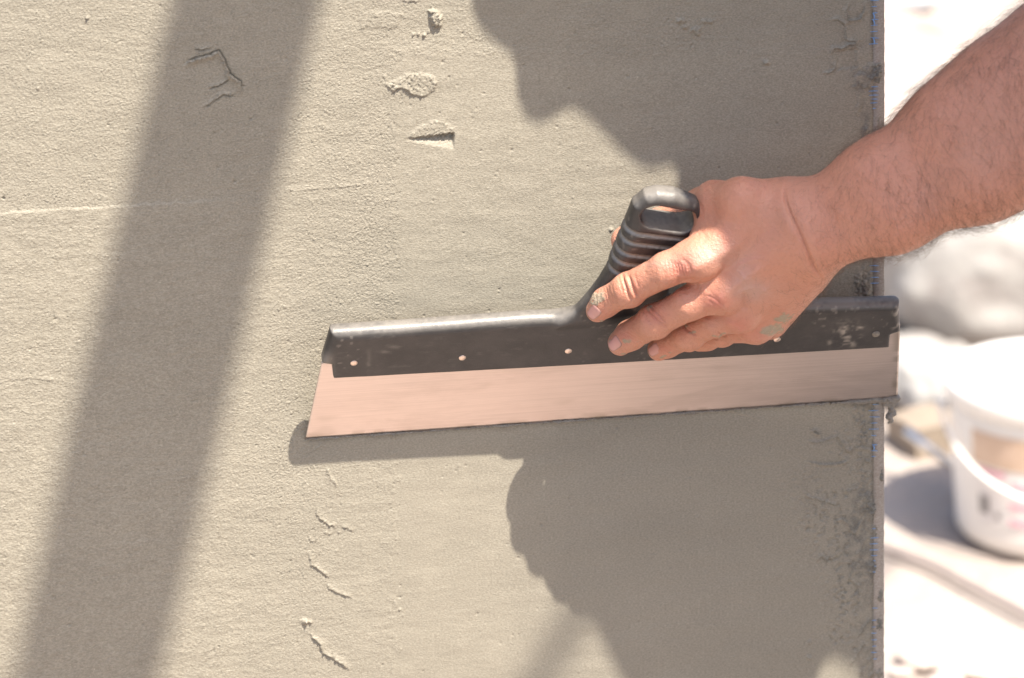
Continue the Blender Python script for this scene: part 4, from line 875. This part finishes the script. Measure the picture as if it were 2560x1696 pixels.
# nails
mn = Mat('nail', 0.32, spec=0.5); mn.color(mn.mix(mn.attr('edge'), mn.mix(mn.noise(180, 3), (0.68, 0.37, 0.33), (0.60, 0.29, 0.25)), (0.17, 0.12, 0.09)))
def nail(L, r, centre, width, length, tilt=0.0, toward=None):
    a, b = L[-2][0], L[-1][0]; own = lambda p: chain(p, MMs(L[-3:]), 0.004)
    ax = b - a; ax /= np.linalg.norm(ax); vdir = (CAM - b) if toward is None else np.asarray(toward, float); vdir = vdir / np.linalg.norm(vdir)
    
    nr_ = vdir - ax * (vdir @ ax); nr_ /= np.linalg.norm(nr_); side = np.cross(ax, nr_)
    nr_ = nr_ * cos(tilt) + side * sin(tilt); side = np.cross(ax, nr_)
    cc = b + ax * centre + nr_ * r * mm
    n1, n2 = 15, 15; V_, E_ = [], []
    for i in range(n1):
        s = -1 + 2 * i / (n1 - 1); hw = width * (1 - 0.30 * max(0, -s) ** 2.5 - 0.22 * max(0, s) ** 4)
        for jj in range(n2):
            q = -1 + 2 * jj / (n2 - 1); V_.append(cc + ax * length * (s + 0.10 * (1 - q * q) * (1 if s > 0 else -1) * abs(s)) + side * hw * q + nr_ * 0.006); E_.append(min(1.0, 0.95 * abs(q) ** 8 + 1.0 * smooth(0.76, 0.95, s) + 0.8 * smooth(-0.80, -1.0, s)))
    V_ = np.array(V_)
    for _ in range(12):
        d_ = own(V_); gr_ = np.stack([own(V_ + np.eye(3)[q] * 2e-4) - d_ for q in range(3)], 1); gr_ /= np.linalg.norm(gr_, axis=1)[:, None] + 1e-9
        V_ = V_ - gr_ * np.clip(d_, -0.01, 0.01)[:, None] * 0.9
    top_ = V_ + nr_ * 0.00030; top_[np.abs(np.linspace(-1, 1, n2))[None].repeat(n1, 0).ravel() > 0.99] -= nr_ * 0.0005
    i2 = np.arange(n1 * n2).reshape(n1, n2); top_[i2[0]] -= nr_ * 0.0005
    top_[i2[-1]] += nr_ * 0.00015
    bot_ = V_ - nr_ * 0.0008; o_ = n1 * n2
    q4 = np.stack([i2[:-1, :-1], i2[1:, :-1], i2[1:, 1:], i2[:-1, 1:]], -1).reshape(-1, 4); rim = np.concatenate([i2[0], i2[1:, -1], i2[-1, -2::-1], i2[-2:0:-1, 0]]); rn = np.roll(rim, -1)
    o = mesh_obj('fingernail', np.concatenate([top_, bot_]), np.concatenate([q4, q4[:, ::-1] + o_, np.stack([rim, rn, rn + o_, rim + o_], 1)]), mn.m, per, attrs={'edge': np.concatenate([E_, E_])})
    return o
F = FING
nail(F['index'], 8, 0.0000, 0.0072, 0.0074, 0.10)
nail(F['middle'], 8.4, 0.0002, 0.0075, 0.0077, 0.22)
nail(F['ring'], 7.6, 0.0000, 0.0068, 0.0070, 0.15)['label'] = 'bruised nail with a black crack'
nail(F['little'], 6.4, 0.0012, 0.0054, 0.0058, 0.2)
nail(THUMB, 7.6, 0.0012, 0.0068, 0.0066, 0.0, SUN * 0.6 + CU * 0.6 - cd * 0.5)['label'] = 'thumbnail catching the sun behind the handle'
# hairs on the arm and the back of the hand
g = np.random.default_rng(21)
axd = arm_c[3] - arm_c[0]; axd /= np.linalg.norm(axd)
dn_ = -CU * 0.95 + CR * 0.30
wt = smooth(1830, 2080, vx) * (1 - 0.5 * smooth(-0.2, -0.7, (N_ * vd).sum(1))) * (1 - smooth(2560, 2860, vx)) * (0.35 + 0.65 * smooth(1990, 2150, vx)) * (1 - np.clip(dirt, 0, 1))
wt = wt * (1 + 0.5 * noise3(v, 0.03, 4)).clip(0.15)
wt *= 1 + 1.6 * (np.abs((N_ * vd).sum(1)) < 0.22)
wt += 0.06 * smooth(1640, 1760, vx) * ((vx < 1900) & (vy > 560) & (vy < 800))
pick = np.nonzero(g.random(len(v)) < wt * 5400 / wt.sum())[0]
Nn = len(pick); p0_ = v[pick]; nn_ = N_[pick]
t0_ = dn_ + g.normal(size=(Nn, 3)) * 0.35; t0_ += axd * 0.25 * g.normal(size=(Nn, 1)); t0_ -= nn_ * (t0_ * nn_).sum(1)[:, None]; t0_ /= np.linalg.norm(t0_, axis=1)[:, None] + 1e-9
L_ = g.uniform(0.008, 0.019, Nn) * (0.45 + 0.55 * smooth(1980, 2250, vx[pick])); lift = g.uniform(0.10, 0.60, Nn); curl = g.normal(0, 0.35, Nn)
bn = np.cross(nn_, t0_); S = 6; seg = []
for s in np.linspace(0, 1, S):
    seg.append(p0_ - nn_ * 0.0003 + (t0_ * (s * L_)[:, None] + nn_ * (L_ * lift * np.sin(s * 2.2) / 1.6)[:, None] + bn * (L_ * curl * s * s)[:, None]))
seg = np.stack(seg, 1); rr = g.uniform(0.00004, 0.000072, Nn)
hv, hf = [], []
for k in range(3):
    an = 2 * np.pi * k / 3; hv.append(seg + (rr[:, None] * np.linspace(1, 0.35, S)[None])[..., None] * (np.cos(an) * nn_ + np.sin(an) * bn)[:, None])
hv = np.stack(hv, 2).reshape(Nn, S * 3, 3)
base = np.array([[s * 3 + k, s * 3 + (k + 1) % 3, (s + 1) * 3 + (k + 1) % 3, (s + 1) * 3 + k] for s in range(S - 1) for k in range(3)])
hf = (base[None] + (np.arange(Nn) * S * 3)[:, None, None]).reshape(-1, 4)
mhr = Mat('arm_hair', 0.4, spec=0.5); mhr.color((0.15, 0.092, 0.06))
tag(mesh_obj('arm_hair', hv.reshape(-1, 3), hf, mhr.m, per), kind='stuff')

# unseen slab, its outline cut to the shade it throws on wall and arm
k = 1.0816
OUT = [(1173, -120), (1177, 22), (1200, 76), (1244, 119), (1285, 141), (1288, 200), (1290, 260), (1314, 303), (1341, 320), (1374, 308), (1401, 279), (1417, 272), (1449, 283), (1503, 335), (1557, 389), (1595, 424), (1633, 433), (1671, 420), (1709, 402), (1698, 450), (1650, 650), (1540, 880), (1440, 1040), (1414, 1120), (1424, 1203), (1432, 1260), (1440, 1340), (1443, 1440), (1450, 1500), (1462, 1556), (1490, 1580), (1520, 1640), (1560, 1720), (1640, 1810), (2034, 1860), (2042, 1622), (2170, 1700), (2700, 1720), (3300, 1500), (3300, -1500), (1900, -1500), (1400, -700)]
ow = np.array([P(x, y) for x, y in OUT])
sa = np.cross(SUN, [0, 0, 1.0]); sa /= np.linalg.norm(sa); sb_ = np.cross(sa, SUN)
poly = np.stack([ow @ sa, ow @ sb_], 1)
tc = (P(1900, 800) @ SUN) + 0.72
def shade_slab_sdf(p):
    a = poly_sd(p @ sa, p @ sb_, poly); t = p @ SUN - tc
    t = t + 0.02 * np.sin((p @ sa) * 23 + 3 * (p @ sb_)) + 0.03 * np.sin((p @ sb_) * 9)
    R_ = 0.010; hh = 0.014 + 0.10 * smooth(0, 0.22, -a)
    x, y = a + R_, np.abs(t) - (hh - R_)
    return np.minimum(np.maximum(x, y), 0) + np.hypot(np.maximum(x, 0), np.maximum(y, 0)) - R_
cs = np.array([q + SUN * t for q in ow for t in (0.45, 1.0)])
v2, f2 = surface_nets(shade_slab_sdf, cs.min(0) - 0.05, cs.max(0) + 0.05, 0.007)
mcl = Mat('shade_slab_cloth', 0.9); mcl.color(mcl.mix(mcl.noise(9, 4), (0.30, 0.32, 0.36), (0.22, 0.24, 0.28)))
mesh_obj('shade_slab', v2, f2, mcl.m, per)
mtr = Mat('work_trousers', 0.9); mtr.color(mtr.mix(mtr.noise(11, 4), (0.30, 0.27, 0.24), (0.22, 0.20, 0.18)))
hip = np.array([0.86, -0.74, 1.05])
def tro_sdf(p):
    d = cone(p, hip + [0, -0.06, 0.02], hip + [0, 0.06, 0.02], 0.14, 0.14)
    for s in (-1, 1): d = smin(d, smin(cone(p, hip + [0, s * 0.09, -0.05], hip + [-0.02, s * 0.12, -0.52], 0.098, 0.072), cone(p, hip + [-0.02, s * 0.12, -0.52], hip + [0.03, s * 0.13, -0.97], 0.072, 0.062), 0.03), 0.05)
    return d + 0.006 * np.sin(p[:, 2] * 38 + 5 * np.sin(p[:, 0] * 30))
v2, f2 = surface_nets(tro_sdf, [0.6, -1.1, 0.02], [1.2, -0.35, 1.3], 0.012); mesh_obj('trousers', v2, f2, mtr.m, per)
msh = Mat('work_shoe', 0.7); msh.color((0.09, 0.075, 0.06))
for s in (-1, 1):
    b_ = hip + [0.03, s * 0.13, -1.0]
    shoe = lambda p: smax(smin(cone(p, b_ + [0.05, 0, 0.0], b_ + [-0.16, 0, -0.01], 0.045, 0.05), cone(p, b_ + [0.02, 0, 0.0], b_ + [0.02, 0, 0.09], 0.052, 0.056), 0.03), -(p[:, 2] - 0.001), 0.006)
    v2, f2 = surface_nets(shoe, b_ - 0.25, b_ + 0.2, 0.009); mesh_obj('shoe', v2, f2, msh.m, per)
